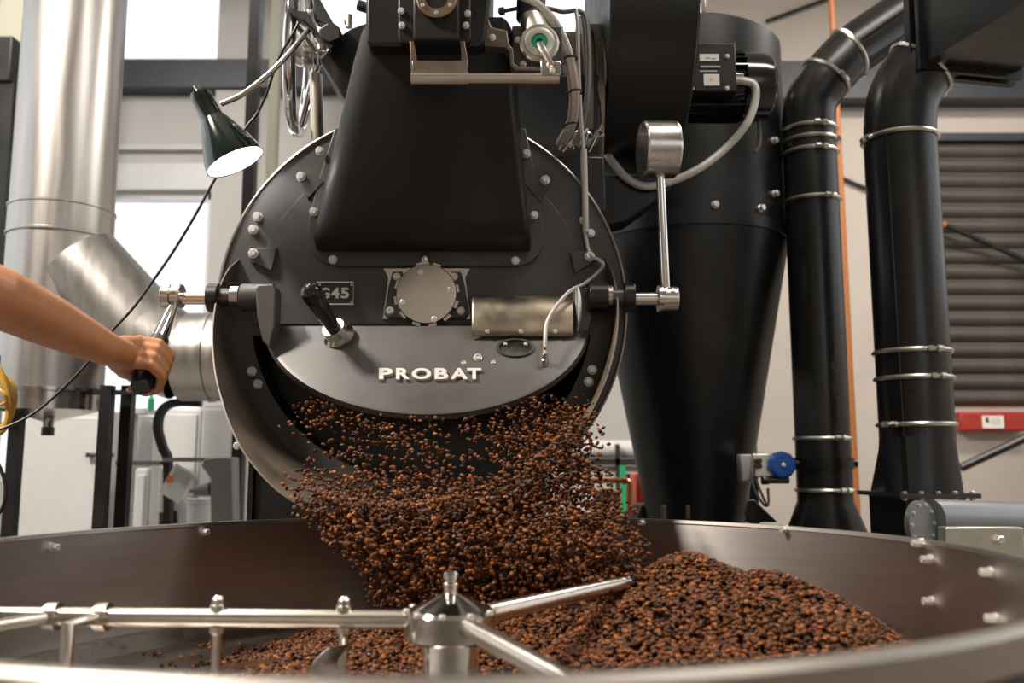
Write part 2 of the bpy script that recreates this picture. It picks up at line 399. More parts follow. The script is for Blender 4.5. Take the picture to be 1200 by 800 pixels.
# ================================================================== COFFEE ROASTER
YP = 1.97
DC = at(494, 360, YP); K = ppm(YP)*1.0
RP = 244/K*.995
def F(px, py, off=0.): return at(px, py, YP-off)
roaster = thing('coffee_roaster', (DC.x, YP+.45, 0), 'black drum coffee roaster with a round front plate and tapered hopper pouring beans', 'coffee roaster')
FN = V((0, -1, 0))
def disc_pt(r, a, off): return V((DC.x + r*math.cos(a), YP-off, DC.z + r*math.sin(a)))
zcut = F(500, 393).z; ri = 203/K
# front plate: upper segment plus lower annulus
mb = MB()
aL = math.asin((zcut-DC.z)/RP); aI = math.asin((zcut-DC.z)/ri)
arc = [aL + (PI-2*aL)*k/72 for k in range(73)]
mb.prism([disc_pt(RP, a, 0) for a in arc], (0, .02, 0))
A2 = [(aL, aI)] + []
N2 = 60
oa = [PI-aL + (PI+2*aL)*k/N2 for k in range(N2+1)]; ia = [PI-aI + (PI+2*aI)*k/N2 for k in range(N2+1)]
rings = [[disc_pt(RP, a, 0), disc_pt(ri, b, 0), disc_pt(ri, b, -.02), disc_pt(RP, a, -.02)] for a, b in zip(oa, ia)]
mb.loft(rings)
plate = build(mb, 'front_plate', 'plate_paint', roaster)
# bright machined rim of the plate
build(MB().tube([disc_pt(RP, 2*PI*k/120, .002) for k in range(121)], .0036, n=8, cap=False), 'plate_rim', 'plate_edge', roaster)
# raised inner plate (upper segment)
r2 = 200/K; za = F(500, 380).z; a0 = math.asin((za-DC.z)/r2)
build(MB().prism([disc_pt(r2, a0+(PI-2*a0)*k/60, .004) for k in range(61)], (0, .006, 0)), 'inner_plate', 'plate_paint', roaster, bevel=.0012)
# jacket and drum
build(MB().lathe([(RP*.93, 0), (RP*.93, .95), (1e-4, .95)], DC+V((0, .018, 0)), (0, 1, 0), 64), 'drum_jacket', 'black_paint', roaster)
build(MB().lathe([(ri, 0), (ri*1.0, .6), (1e-4, .6)], DC+V((0, .0, 0)), (0, 1, 0), 48), 'drum', 'drum_dark', roaster)
# machine base under the drum
bx0, bx1 = F(287, 560).x-.012, F(640, 560).x
build(MB().box2((bx0, YP+.10, 0), (bx1, YP+.9, DC.z)), 'base_cabinet', 'black_paint', roaster, bevel=.008)
build(MB().box2((F(281, 560).x-.008, YP+.09, 0), (F(287, 560).x-.008, YP+.12, DC.z-.1)), 'frame_post', 'black_paint', roaster, smooth=False)
bolt(at(278, 522, YP+.08), FN, .008, roaster)
# discharge chute: sheet lofted from the plate to a sloping lip
rc = 227/K
tk = [(-15, .0), (-11, .045), (-6, .075), (0, .098), (15, .15), (30, .21), (45, .295), (60, .365), (75, .405), (90, .42)]
def dlip(t):
    t = t if t <= 90 else 180-t
    for (a, x), (b, y) in zip(tk, tk[1:]):
        if a <= t <= b: return x + (y-x)*(t-a)/(b-a)
    return 0
rings = []
for k in range(97):
    t = -15 + 210*k/96; a = PI + math.radians(t); d = dlip(t); ring = []
    row = [];
    for j in range(9):
        q = d*j/8; dz = -.03*(q/.42)*max(0, math.sin(math.radians(t)))
        row.append((q, dz))
    inner = [disc_pt(rc-.002, a, q) + V((0, 0, dz)) for q, dz in row]; outer = [disc_pt(rc+.001, a, q) + V((0, 0, dz)) for q, dz in row]
    rings.append(inner + outer[::-1])
build(MB().loft(rings), 'discharge_chute', 'chute_metal', roaster, angle=50)
# ---- hopper throat
def section(py, xlb, xlf, xrf, xrb, ob, of, n=8):
    z = F(510, py, of).z
    def xx(px, off): return at(px, py, YP-off).x
    P0 = V((xx(xlb, ob), YP-ob, z)); P1 = V((xx(xlf, of), YP-of, z)); P2 = V((xx(xrf, of), YP-of, z)); P3 = V((xx(xrb, ob), YP-ob, z))
    cl = V((P0.x, YP-of, z)); cr = V((P3.x, YP-of, z)); cl = cl.lerp(P0, .1); cr = cr.lerp(P3, .1); out = [P0]
    m1 = P0.lerp(cl, .45); m2 = P3.lerp(cr, .45)
    for k in range(n+1):
        t = k/n; out.append(m1*(1-t)**2 + cl*2*t*(1-t) + P1*t*t)
    for k in range(n+1):
        t = k/n; out.append(P2*(1-t)**2 + cr*2*t*(1-t) + m2*t*t)
    out.append(P3); return out
secs = [section(20, 436, 450, 588, 603, .0, .265), section(50, 428, 443, 592, 606, 0, .25), section(120, 411, 430, 596, 609, 0, .205), section(200, 391, 411, 605, 615, 0, .15),
        section(255, 377, 400, 612, 620, 0, .11), section(276, 373, 396, 614, 622, 0, .088), section(288, 374, 398, 612, 621, 0, .06), section(294, 384, 402, 606, 616, 0, .02)]
build(MB().loft(secs), 'hopper_throat', 'throat_paint', roaster, angle=60)
# flange plate round the throat
fl = [(392, 150), (372, 215), (360, 262), (360, 280), (366, 296), (378, 307), (394, 312), (606, 312), (622, 307), (633, 296), (638, 280), (637, 262), (629, 215), (616, 150)]
mb = MB().prism([F(x, y, .014) for x, y in fl], (0, .012, 0))
build(mb, 'hopper_flange', 'plate_paint', roaster, bevel=.002)
# gate housing above the throat
p = [(428, 46), (430, 51), (440, 53), (562, 53), (568, 48), (574, 0), (576, -70), (430, -70)]
build(MB().prism([F(x, y, .285) for x, y in p], (0, .24, 0)), 'gate_housing', 'black_paint', roaster, bevel=.006)
zt = F(510, -70, .28).z
build(MB().lathe([(.10, -.05), (.10, .06), (.30, .42), (.33, .44), (.33, .75), (.0001, .80)], V((F(510, 0, .17).x, YP-.15, zt)), (0, 0, 1), 40), 'bean_hopper', 'black_paint', roaster)
# sight-glass unit on the gate housing
u = build(MB().prism([F(x, y, .30) for x, y in [(469, 50), (466, 44), (466, -40), (552, -40), (552, 44), (549, 50)]], (0, .02, 0)), 'sight_unit', 'black_paint', roaster, bevel=.004)
build(MB().prism([F(x, y, .315) for x, y in [(484, 46), (484, -40), (538, -40), (538, 46)]], (0, .02, 0)), 'sight_block', 'black_paint', u, bevel=.004)
c = F(512, 0, .318)
build(MB().lathe([(24.5/K*.86, -.004), (24.5/K*.86, .007), (23/K*.86, .009), (14/K*.86, .009), (13/K*.86, .003), (1e-4, .003)], c, FN, 40), 'brass_ring', 'brass', u)
build(MB().lathe([(12.8/K*.86, .0), (12.8/K*.86, .005), (1e-4, .006)], c, FN, 24), 'lens', 'sight_glass', u)
for a in (30, 150, 210, 330, 270): bolt(c + V((math.cos(math.radians(a))*.031, -.009, math.sin(math.radians(a))*.031)), FN, .0035, u, False, 'screw')
for x, y in ((471, 30), (546, 30), (470, 13), (548, 16)): bolt(F(x, y, .302), FN, .006, u)
# gate handle yoke and rod
g = build(MB().prism([F(x, y, .30) for x, y in [(480, 48), (485, 48), (489, 70), (486, 90), (482, 90)]], (0, .006, 0)).prism([F(x, y, .30) for x, y in [(539, 48), (544, 48), (549, 72), (547, 90), (541, 72)]], (0, .006, 0)).prism([F(x, y, .303) for x, y in [(483, 71), (548, 71), (548, 90), (483, 90)]], (0, .006, 0)), 'gate_yoke', 'copper_brown', roaster, bevel=.001)
build(MB().cyl(F(482, 92, .305), F(549, 92, .305), .0125), 'rod_sleeve', 'tube_steel', g)
build(MB().cyl(F(549, 92, .305), F(655.5, 92, .305), .0105), 'gate_rod', 'tube_steel', g)
build(MB().box(F(645.5, 82, .307), (.040, .02, .028)), 'rod_clamp', 'steel', g, bevel=.002)
bolt(F(647, 83, .318), FN, .005, g)
# bearing unit on an angle bracket
bu = build(MB().prism([F(x, y, .27) for x, y in [(560, 20), (568, 54), (592, 55), (597, 60), (598, 76), (604, 82), (640, 83), (640, 79), (607, 78), (602, 74), (601, 57), (596, 51), (594, 36), (576, 32), (572, 22)]], (0, .05, 0)), 'bearing_bracket', 'copper_brown', roaster, bevel=.001)
build(MB().prism([F(x, y, .235) for x, y in [(600, 30), (660, 30), (660, 82), (600, 82)]], (0, .02, 0)), 'bearing_plate', 'dark_steel', bu, bevel=.003)
c = F(632, 51, .25)
build(MB().lathe([(.040, -.02), (.040, .002), (.036, .006), (.031, .006), (.030, .010), (.024, .012), (.0165, .012), (.016, .006)], c, FN, 40), 'bearing_housing', 'zinc', bu)
build(MB().lathe([(.0165, .0), (.0165, .011), (.006, .011), (.006, .0)], c, FN, 32), 'bearing_seal', 'green_seal', bu)
build(MB().cyl(c, F(646, 79, .318), .0085), 'shaft', 'tube_steel', bu)
build(MB().cyl(F(622, 20, .22), F(628, 40, .23), .024, .03), 'motor_flange', 'zinc', bu)
build(MB().cyl(F(624, -60, .2), F(622, 22, .215), .030), 'gear_motor', 'beam_paint', bu)
for x, y in ((607, 47), (614, 47), (652, 50), (613, 75), (577, 44)): bolt(F(x, y, .272 if x < 600 else .236), FN, .006, bu)
build(MB().cyl(F(584, 14, .2), F(606, 10, .2), .004).cyl(F(585, 13.7, .2), F(591, 12.5, .2), .008), 'air_fitting', 'dark_steel', bu)
# rear funnel corner (lamp is clipped to it)
build(MB().prism([F(x, y, .05) for x, y in [(374, 70), (398, 42), (412, 33), (432, 26), (445, 30), (445, 160), (408, 122)]], (0, .16, 0)), 'funnel_side', 'black_paint', roaster, bevel=.003)
build(MB().cyl(F(409, 32, .0), F(409, 18, .0), .008).cyl(F(404, 26, .0), F(413, 26, .0), .006), 'funnel_latch', 'zinc', roaster)
build(MB().cyl(F(420, 6, .03), F(432, 10, .03), .012), 'funnel_stud', 'black_rubber', roaster)
# air damper handwheel behind the funnel
hw = F(352, 62, -.12)
wn = V((.97, .12, -.05)).normalized()
wh = build(MB().tube([hw + (wn.orthogonal().normalized()*math.cos(2*PI*k/48) + wn.cross(wn.orthogonal().normalized())*math.sin(2*PI*k/48))*.19 for k in range(49)], .0155, n=12, cap=False), 'handwheel', 'chrome', roaster)
for a in (0.3, 2.4, 4.5):
    e = (wn.orthogonal().normalized()*math.cos(a) + wn.cross(wn.orthogonal().normalized())*math.sin(a))
    build(MB().cyl(hw + wn*.045, hw + e*.19, .010, .008), 'spoke', 'chrome', wh)
hb = F(362, 84, -.12)
build(MB().lathe([(1e-4, -.03), (.020, -.03), (.034, .0), (.034, .02), (.028, .03)] + [(.026 + .004*(k % 2), .03 + k*.006) for k in range(14)] + [(1e-4, .115)], hw, wn, 28), 'hub', 'steel', wh)
build(MB().cyl(F(370, 88, -.15), F(373, 200, -.15), .016), 'damper_pipe', 'tube_steel', roaster)
# ---- tabs on the plate
def tab(pts, m='plate_paint'): build(MB().prism([F(x, y, .016) for x, y in pts], (0, .014, 0)), 'clamp_tab', m, roaster, bevel=.0012)
tab([(347, 204), (360, 200), (379, 213), (360, 233)]); tab([(292, 291), (324, 290), (318, 317), (291, 305)])
tab([(616, 216), (640, 206), (645, 212), (633, 236)]); tab([(668, 295), (698, 292), (703, 302), (674, 320)])
for x, y, r, o in [(375, 177, 4.6, .016), (353, 207, 5, .017), (368, 248, 4.6, .016), (390, 304, 4.6, .016), (302, 254, 5.2, .003), (297, 269, 5.2, .003), (297, 297, 5.2, .017), (604, 305, 4.4, .016), (626, 252, 4.4, .016), (617, 180, 4.6, .016),
                   (639, 211, 5, .017), (684, 258, 4.6, .003), (692, 273, 4.6, .003), (691, 300, 5.2, .017), (295, 435, 5, .002), (302, 450, 5, .002), (694, 433, 5, .002), (690, 447, 5, .002)]:
    bolt(F(x, y, o), FN, r/K, roaster, h=1.25)
# ---- G45 badge
bd = build(MB().box2(F(371, 357, .012), F(415, 330, .004)), 'badge', 'badge_dark', roaster, smooth=False)
mb = MB()
for a, b in (((371, 357), (415, 355.6)), ((371, 331.4), (415, 330)), ((371, 357), (372.3, 330)), ((413.7, 357), (415, 330))): mb.box2(F(a[0], a[1], .014), F(b[0], b[1], .011))
build(mb, 'badge_frame', 'letter_metal', bd, smooth=False)
for ch, x0, x1 in (('G', 375, 386.5), ('4', 388, 398), ('5', 399.5, 409)):
    letter(ch, (x0, 337, x1, 349.5), lambda x, y: F(x, y, .012), FN, .002, 'letter_metal', bd)
for x, y in ((374.5, 333.5), (412, 333.5), (374.5, 353.5), (412, 353.5)): bolt(F(x, y, .0125), FN, .0022, bd, False, 'screw')
# ---- sampler cover disc
sp_ = build(MB().prism([F(x, y, .018) for x, y in [(460, 318), (540, 318), (545, 335), (550, 368), (545, 373), (455, 373), (450, 368), (455, 335)]], (0, .016, 0)), 'sampler_plate', 'plate_paint', roaster, bevel=.003)
build(MB().prism([F(x, y, .008) for x, y in [(449, 314), (551, 314), (545, 325), (552, 374), (448, 374), (455, 325)]], (0, .006, 0)), 'sampler_backing', 'steel', sp_, bevel=.001)
c = F(500, 345, .03); R = 35.5/K
mb = MB().lathe([(R*.98, -.016), (R*.98, .0), (R, .002), (R, .009), (R*.975, .012), (R*.7, .0140), (R*.35, .0152), (1e-4, .0156)], c, FN, 56)
sd = build(mb, 'sampler_disc', 'polished_steel', roaster, angle=25)
for k in range(12):
    a = 2*PI*k/12 + .2; e = V((math.cos(a), 0, math.sin(a)))
    build(MB().box(c + e*R*1.01 + V((0, .002, 0)), (.018, .008, .010), Matrix.Rotation(-a-PI/2, 3, 'Y')), 'disc_tooth', 'steel', sd, smooth=False)
for x, y in ((493, 319), (528, 339), (472, 354), (509, 374)): bolt(F(x, y, .0430), FN, .0062, sd, False, 'screw', h=.5)
for x, y in ((465, 324), (532, 324), (457, 364), (540, 364)): bolt(F(x, y, .018), FN, .0078, sp_, False, 'screw')
build(MB().lathe([(1e-4, -.012), (.006, -.012), (.009, -.004), (.009, .008), (.006, .014), (1e-4, .014)], F(498, 304, .03), (0, 0, 1), 16).box(F(498, 310, .03), (.02, .015, .008)), 'disc_latch', 'steel', sd)
# ---- bent sheet cover
mb = MB(); prof = [(346.5, .012), (347, .03), (350, .055), (357, .072), (368, .082), (378, .086), (386, .086), (394, .084)]
rows = [[F(x, y, o) for y, o in prof] for x in (552, 556, 600, 640, 670, 672)]
rows[0] = [F(553 + (2 if y < 349 else 0), y, o) for y, o in prof]
mb.loft(rows, closed=False, cap=False)
cv = build(mb, 'sheet_cover', 'bronze_sheet', roaster, angle=60)
sm = cv.modifiers.new('solid', 'SOLIDIFY'); sm.thickness = .003
for x in (571, 610.5, 651): bolt(F(x, 388, .0865), V((0, -1, -.1)), .0042, cv, False, 'screw')
# ---- door (swung open at the bottom)
Pd = F(500, 382, .045); Pb = F(500, 487, .19); up = (Pb-Pd).normalized(); ND = up.cross(V((1, 0, 0))).normalized()
if ND.y > 0: ND = -ND
def D(px, py, off=0.): return rayplane(px, py, Pd + ND*off, ND)
outl = [(500 + 191*math.cos(t), 382 + 105*math.sin(t)) for t in [PI*k/60 for k in range(61)]]
def shrink(s, dy): return [(500+(x-500)*s, 382+(y-382)*s + dy) for x, y in outl]
r0 = [D(x, y) - ND*.012 for x, y in outl]; r1 = [D(x, y) for x, y in outl]
r2_ = [D(x, y, .006) for x, y in shrink(.985, 0)]; r3 = [D(x, y, .008) for x, y in shrink(.955, 0)]
door = build(MB().loft([r0, r1, r2_, r3]), 'discharge_door', 'door_paint', roaster, angle=40)
DO = .008
for ch, x0, x1 in (('P', 444.5, 460.5), ('R', 464.5, 480.5), ('O', 483, 505.5), ('B', 509.5, 525.5), ('A', 528, 548.5), ('T', 547.5, 564)):
    y0, y1 = (433.6, 446.6)
    letter(ch, (x0, y0, x1, y1), lambda x, y: D(x, y, DO), ND, .008, 'letter_metal', door)
# oval sight port on the door
ov = [D(604 + 22.5*math.cos(2*PI*k/36), 409 + 10.5*math.sin(2*PI*k/36), DO-.002) for k in range(36)]
cen = sum(ov, V((0, 0, 0)))/36
build(MB().loft([ov, [p + ND*.006 for p in ov], [cen + (p-cen)*.86 + ND*.006 for p in ov], [cen + (p-cen)*.82 + ND*.001 for p in ov]], cap=False), 'port_ring', 'dark_steel', door)
build(MB().prism([cen + (p-cen)*.85 - ND*.001 for p in ov], ND*.003), 'port_glass', 'sight_glass', door)
for x, y, r in ((560, 419, 4.4), (543.5, 425, 2.4), (578, 424.5, 2.4)): bolt(D(x, y, DO), ND, r/K, door, False, 'screw', h=.7)
for x in (592, 616): bolt(D(x, 403, DO+.003), ND, .0035, door, False, 'screw')
# lever knob handle: chrome base on the door, black tapered grip
hb0 = D(397, 394, DO); ht = F(362, 338, .19)
hd = build(MB().lathe([(1e-4, 0), (19/K, 0), (19/K, .006), (14/K, .012), (13/K, .03), (1e-4, .03)], hb0, (ht-hb0), 28), 'handle_base', 'steel', door)
L = (ht-hb0).length
build(MB().lathe([(1e-4, .02), (.0145, .02), (.0150, L*.25), (.0170, L*.45), (.0200, L*.7), (.0222, L*.88), (.0200, L*.98), (.012, L*1.035), (1e-4, L*1.05)], hb0, ht-hb0, 28), 'handle_grip', 'black_gloss', door)
# thermocouple cable over the plate, fitting on the door
build(MB().lathe([(1e-4, -.002), (.008, -.002), (.008, .012), (.006, .014), (.006, .024), (.0035, .026), (.0035, .04), (1e-4, .04)], D(638.5, 427, DO), (ND + V((0, 0, .9))), 12), 'probe_fitting', 'steel', door)
pth = [D(639, 415, DO+.025), F(639, 395, .13), F(641, 378, .115), F(651, 360, .105), (F(668, 341, .085)), F(684, 333, .06), F(700, 320, .03), F(707, 311, .035), F(703, 305, .035), F(694, 301, .03), F(690, 294, .02), F(687, 281, .012), F(685, 268, .010), F(684.5, 240, .010), F(684, 200, .010), F(683.5, 172, .01), F(681, 140, .02), F(678, 80, .05), F(677, 30, .06), F(675, 12, .05)]
build(MB().tube(crv(pth, 5), .0042, n=8), 'probe_cable', 'cable_grey', roaster)
build(MB().cyl(F(686.3, 272, .012), F(684, 175, .012), .0075, n=12), 'cable_sleeve', 'cable_grey', roaster)
build(MB().cyl(F(683, 336, .03), F(691, 328, .03), .006, n=10), 'cable_joint', 'zinc', roaster)
build(MB().tube(crv([F(675, 12, .05), F(660, 14, .05), F(648, 11, .05), F(630, 8, .05)], 5), .005, n=8), 'probe_cable', 'cable_dark', roaster)
build(MB().tube(crv([F(677, 12, .0), F(686, 20, .0), F(689, 45, .0), F(690, 80, .0), F(688, 115, .0), F(681, 150, -.02), F(672, 168, -.03)], 6), .0065, n=8), 'probe_cable', 'cable_dark', roaster)
# ---- hinge shafts, bearings, arms
SO = .075
def hz(x0, x1, y, r, name, m, off=SO, n=28, parent=roaster): return build(MB().cyl(F(x0, y, off), F(x1, y, off), r, n=n), name, m, parent, bevel=.0015)
hz(210, 248, 349.5, .0135, 'hinge_shaft', 'tube_steel'); hz(245, 258, 349, .031, 'bearing_flange', 'black_paint')
hz(258, 284, 348.5, .020, 'hinge_bush', 'dark_steel'); hz(271, 282, 347.5, .0235, 'lock_collar', 'steel'); hz(284, 321, 348.5, .030, 'hinge_boss', 'plate_paint')
build(MB().prism([F(x, y, .118) for x, y in [(299, 338), (303, 333), (320, 333), (323, 340), (322, 380), (315, 408), (307, 398), (301, 370)]], (0, .05, 0)), 'hinge_arm', 'door_paint', roaster, bevel=.003)
hz(690, 712, 348.5, .032, 'hinge_boss', 'black_paint'); hz(708.5, 717.5, 347.5, .0235, 'lock_collar', 'bronze_sheet'); hz(716, 736, 348.5, .020, 'hinge_bush', 'dark_steel')
hz(731, 743, 349, .033, 'bearing_flange', 'black_paint'); hz(741, 775, 350, .0140, 'hinge_shaft', 'tube_steel')
build(MB().prism([F(x, y, .06) for x, y in [(671, 338), (692, 336), (694, 372), (686, 404), (674, 398)]], (0, .045, 0)), 'hinge_arm', 'door_paint', roaster, bevel=.003)
build(MB().lathe([(1e-4, 0), (.052, 0), (.052, .004), (1e-4, .004)], F(673, 363, .05), (1, .15, 0), 32), 'arm_disc', 'light_grey', roaster)
# lever for the operator (left) and counterweight (right)
cl = build(MB().cyl(F(191, 347, SO), F(214, 347, SO), .026, n=32), 'lever_clamp', 'steel', roaster, bevel=.002)
build(MB().cyl(F(201.6, 347, SO), F(203, 347, SO), .0262, n=32), 'clamp_slot', 'drum_dark', cl)
for x in (197, 208): bolt(F(x, 342, SO+.026), FN, .0035, cl, False, 'screw')
LV0 = F(204, 356, SO+.01); LV1 = at(164, 454, 1.70)
ax = (LV1-LV0).normalized(); LL = (LV1-LV0).length
build(MB().lathe([(1e-4, 0), (.0105, 0), (.0145, LL*.3), (.0175, LL*.5), (1e-4, LL*.52)], LV0, ax, 24), 'door_lever', 'chrome', cl)
build(MB().lathe([(1e-4, LL*.46), (.0185, LL*.46), (.0190, LL*.50), (.0195, LL*.52), (.0200, LL*.96), (.018, LL), (1e-4, LL)], LV0, ax, 24), 'lever_grip', 'black_rubber', cl)
cr = build(MB().cyl(F(774, 350, SO), F(794, 350, SO), .026, n=32), 'weight_clamp', 'tube_steel', roaster, bevel=.002)
build(MB().cyl(F(771, 350, SO), F(776, 350, SO), .029, n=32, cap=True), 'clamp_band', 'steel', cr)
for x in (779, 789): bolt(F(x, 341, SO+.022), V((0, -1, .6)), .0045, cr, False, 'screw')
build(MB().cyl(F(780, 338, SO), F(774, 205, SO+.03), .0095), 'weight_rod', 'chrome', cr)
wa = V((.985, .10, .02)).normalized(); wc = F(752, 175, SO+.04); wr = 34.5/(FP/(YP-SO-.04))
build(MB().lathe([(1e-4, -.0), (wr*.93, 0), (wr, .004), (wr, .070), (wr*.96, .074), (1e-4, .074)], wc, wa, 48), 'counterweight', 'steel', cr, angle=25)
# ---- cable bundle
for dx, rr in ((0, .0085), (5, .0075)):
    build(MB().tube(crv([F(598+dx, -10, .24), F(622+dx, 2, .24), (F(645+dx, 25, .22)), F(662+dx*.8, 58, .19), F(670+dx*.8, 95, .14), F(671+dx*.8, 125, .09), F(666+dx, 148, .04), F(655+dx, 168, -.03)], 6), rr, n=10), 'flexible_conduit', 'conduit', roaster)
for x, y, o in ((666, 70, .178), (672, 109, .118), (668, 147, .045)):
    build(MB().tube([F(x+1, y, o) + V((.017*math.cos(2*PI*k/16), .017*math.sin(2*PI*k/16), .003*math.cos(2*PI*k/16))) for k in range(17)], .0022, n=6, cap=False), 'cable_tie', 'black_rubber', roaster)
random.seed(3)
for k in range(9):
    x0 = 655+k*4.2; y0 = 178-random.random()*10
    build(MB().tube(crv([F(x0, y0, -.05), F(x0+random.uniform(2, 12), y0-random.uniform(10, 22), -.05), F(x0+random.uniform(6, 18), y0-random.uniform(4, 18), -.06), F(x0+random.uniform(0, 8), y0-2, -.08)], 4), .0026, n=6), 'loose_wire', ['cable_grey', 'steel', 'cable_dark'][k % 3], roaster)
build(MB().tube([F(690, 178, -.06), F(706, 145, -.06), F(708, 158, -.06), F(694, 160, -.06), F(684, 172, -.06)], .0028, n=6), 'wire_bracket', 'steel', roaster)
# exhaust box and junction box behind the plate
build(MB().box2(F(585, 250, -.30), F(705, 85, -.12)), 'exhaust_box', 'black_paint', roaster, bevel=.01)
build(MB().box2(F(640, 260, -.16), F(709, 182, -.07)), 'junction_box', 'black_paint', roaster, bevel=.006)
build(MB().prism([at(x, y, 2.3) for x, y in [(690, 205), (790, 205), (785, 222), (735, 258), (690, 268)]], (0, .1, 0)), 'fan_bracket', 'black_paint', roaster, bevel=.004)

# ================================================================== EXHAUST FAN
YF = 2.36
fa = thing('exhaust_fan', V((at(740, 30, YF).x, YF, 0)), 'large black centrifugal exhaust fan with an electric motor above the roaster', 'fan')
c0 = at(697, 34, YF); x1 = at(786, 34, YF).x; R = .40; L = x1-c0.x
build(MB().lathe([(1e-4, 0), (R-.004, 0), (R, .004), (R, L-.004), (R-.004, L), (R-.012, L), (R-.012, L+.003), (1e-4, L+.003)], c0, (1, 0, 0), 96), 'fan_casing', 'black_paint', fa, angle=30)
build(MB().lathe([(.25, -.10), (.25, -.02), (.27, -.02), (.27, .0)], at(697, 150, YF), (1, 0, 0), 64), 'inlet_cone', 'copper_brown', fa)
build(MB().lathe([(.25, -.05), (.29, -.05), (.29, -.03), (.25, -.03)], at(697, 150, YF), (1, 0, 0), 64), 'inlet_flange', 'cable_dark', fa)
m0 = at(784, 103, YF); mr = 39/ppm(YF); ml = at(905, 103, YF).x - m0.x
mt = build(MB().lathe([(1e-4, 0), (mr*.8, 0), (mr*.95, .012), (mr*.95, ml*.72), (1e-4, ml*.72)], m0, (1, 0, 0), 40), 'motor_body', 'black_gloss', fa)
for k in range(22):
    a = 2*PI*k/22; e = V((0, math.cos(a), math.sin(a)))
    build(MB().box(m0 + V((ml*.40, 0, 0)) + e*mr*.99, (ml*.58, .004, .02), Matrix.Rotation(a-PI/2, 3, 'X')), 'cooling_fin', 'black_gloss', mt, smooth=False)
build(MB().lathe([(mr*1.06, ml*.68), (mr*1.06, ml*.86), (mr*1.0, ml*.94), (mr*.8, ml*.985), (mr*.4, ml), (1e-4, ml)], m0, (1, 0, 0), 40), 'fan_cowl', 'black_gloss', mt)
tb = build(MB().box2(at(808, 107, YF-mr-.035), at(855, 63, YF-mr+.03)), 'terminal_box', 'black_paint', mt, bevel=.004)
yb = YF-mr-.037
build(MB().box2(at(820, 71.5, yb), at(842, 64, yb+.004)), 'sticker', 'paper', mt, smooth=False)
build(MB().box2(at(825, 100, yb), at(842.5, 87.5, yb+.004)), 'sticker', 'paper', mt, smooth=False)
build(MB().prism([at(x, y, yb-.0006) for x, y in ((831, 94.5), (836, 94.5), (833.5, 89.5))], (0, .001, 0)), 'warning_triangle', 'yellow_print', mt, smooth=False)
for a, b in ((827, 67), (834, 68)): build(MB().box2(at(a, b+1.6, yb-.0006), at(a+5, b, yb)), 'print', 'grey_print', mt, smooth=False)
build(MB().box2(at(821, 79, yb), at(844, 77.5, yb+.003)), 'print', 'grey_print', mt, smooth=False)
build(MB().box2(at(820, 84, yb), at(840, 83, yb+.003)), 'print', 'grey_print', mt, smooth=False)
for x, y in ((811, 103.5), (852, 103.5), (811, 66), (852, 66)): bolt(at(x, y, yb+.002), FN, .0055, mt)
build(MB().cyl(at(784, 82, YF-mr*.6), at(800, 82, YF-mr*.6), .035, n=20), 'motor_flange', 'copper_brown', mt)
build(MB().box(at(862, 92, YF-mr*.95), (.04, .03, .02)), 'cable_gland', 'steel', mt, bevel=.003)
bolt(at(904, 104, YF-.02), (1, 0, 0), .010, mt)
build(MB().tube(crv([at(856, 95, YF-mr-.01), at(872, 95, YF-mr-.02), at(884, 100, YF-mr-.02), at(885, 118, YF-mr-.02), at(875, 145, YF-mr-.02), at(852, 172, YF-mr), at(820, 197, YF-mr), at(785, 213, YF-mr+.01), at(756, 218, YF-mr+.01), at(735, 209, YF-mr+.01), at(718, 190, YF-mr+.01), at(702, 168, YF-mr+.02), at(690, 160, YF-mr+.03)], 6), .0105, n=10), 'flexible_conduit', 'conduit', fa)
build(MB().tube(crv([at(889, 142, YF+.02), at(890, 168, YF+.02), at(884, 178, YF+.02)], 4), .006, n=8), 'motor_cable', 'cable_dark', fa)
# stand: fan rests on the fan bracket column behind the plate
build(MB().box2(V((at(560, 300, YF).x, YF+.12, 0)), V((at(640, 300, YF).x, YF+.3, c0.z-.1))), 'support_column', 'black_paint', fa, smooth=False)
build(MB().box2(V((at(560, 300, YF).x, YF+.13, c0.z-.16)), V((x1-.02, YF+.28, c0.z-.1))), 'support_beam', 'black_paint', fa, smooth=False)

# ================================================================== CYCLONE
YC = 3.10
cx = at(806, 265, YC); rC = (at(920, 268, YC).x - cx.x)*.985
cy = thing('cyclone', (cx.x, YC, 0), 'black chaff cyclone with a long tapering cone beside the roaster', 'cyclone')
zt, zj, zl = at(806, 12, YC-rC).z, at(806, 262, YC-rC).z, at(811, 612, YC-.13).z
rb_ = (at(868, 600, YC).x - at(756, 600, YC).x)/2
build(MB().lathe([(1e-4, zt), (rC*.96, zt), (rC, zt-.012), (rC, zj)], (cx.x, YC, 0), (0, 0, 1), 72), 'cyclone_barrel', 'black_paint', cy, angle=30)
build(MB().lathe([(rC+.001, zj+.045), (rC+.005, zj+.042), (rC+.005, zj+.002), (rC+.001, zj)], (cx.x, YC, 0), (0, 0, 1), 72), 'joint_band', 'black_paint', cy)
build(MB().lathe([(rC, zj), (rC*.99, zj-.02), (rb_, zl), (rb_*.9, zl-.05), (1e-4, zl-.05)], (cx.x, YC, 0), (0, 0, 1), 72), 'cyclone_cone', 'black_paint', cy)
build(MB().cyl((cx.x-.02, YC+.02, zt-.01), (cx.x-.02, YC+.02, CEIL), .11, n=40), 'outlet_pipe', 'duct_paint', cy)
build(MB().cyl((cx.x+.03, YC-.2, zt-.01), (cx.x+.03, YC-.2, CEIL), .012, n=12), 'lift_rod', 'chrome', cy)
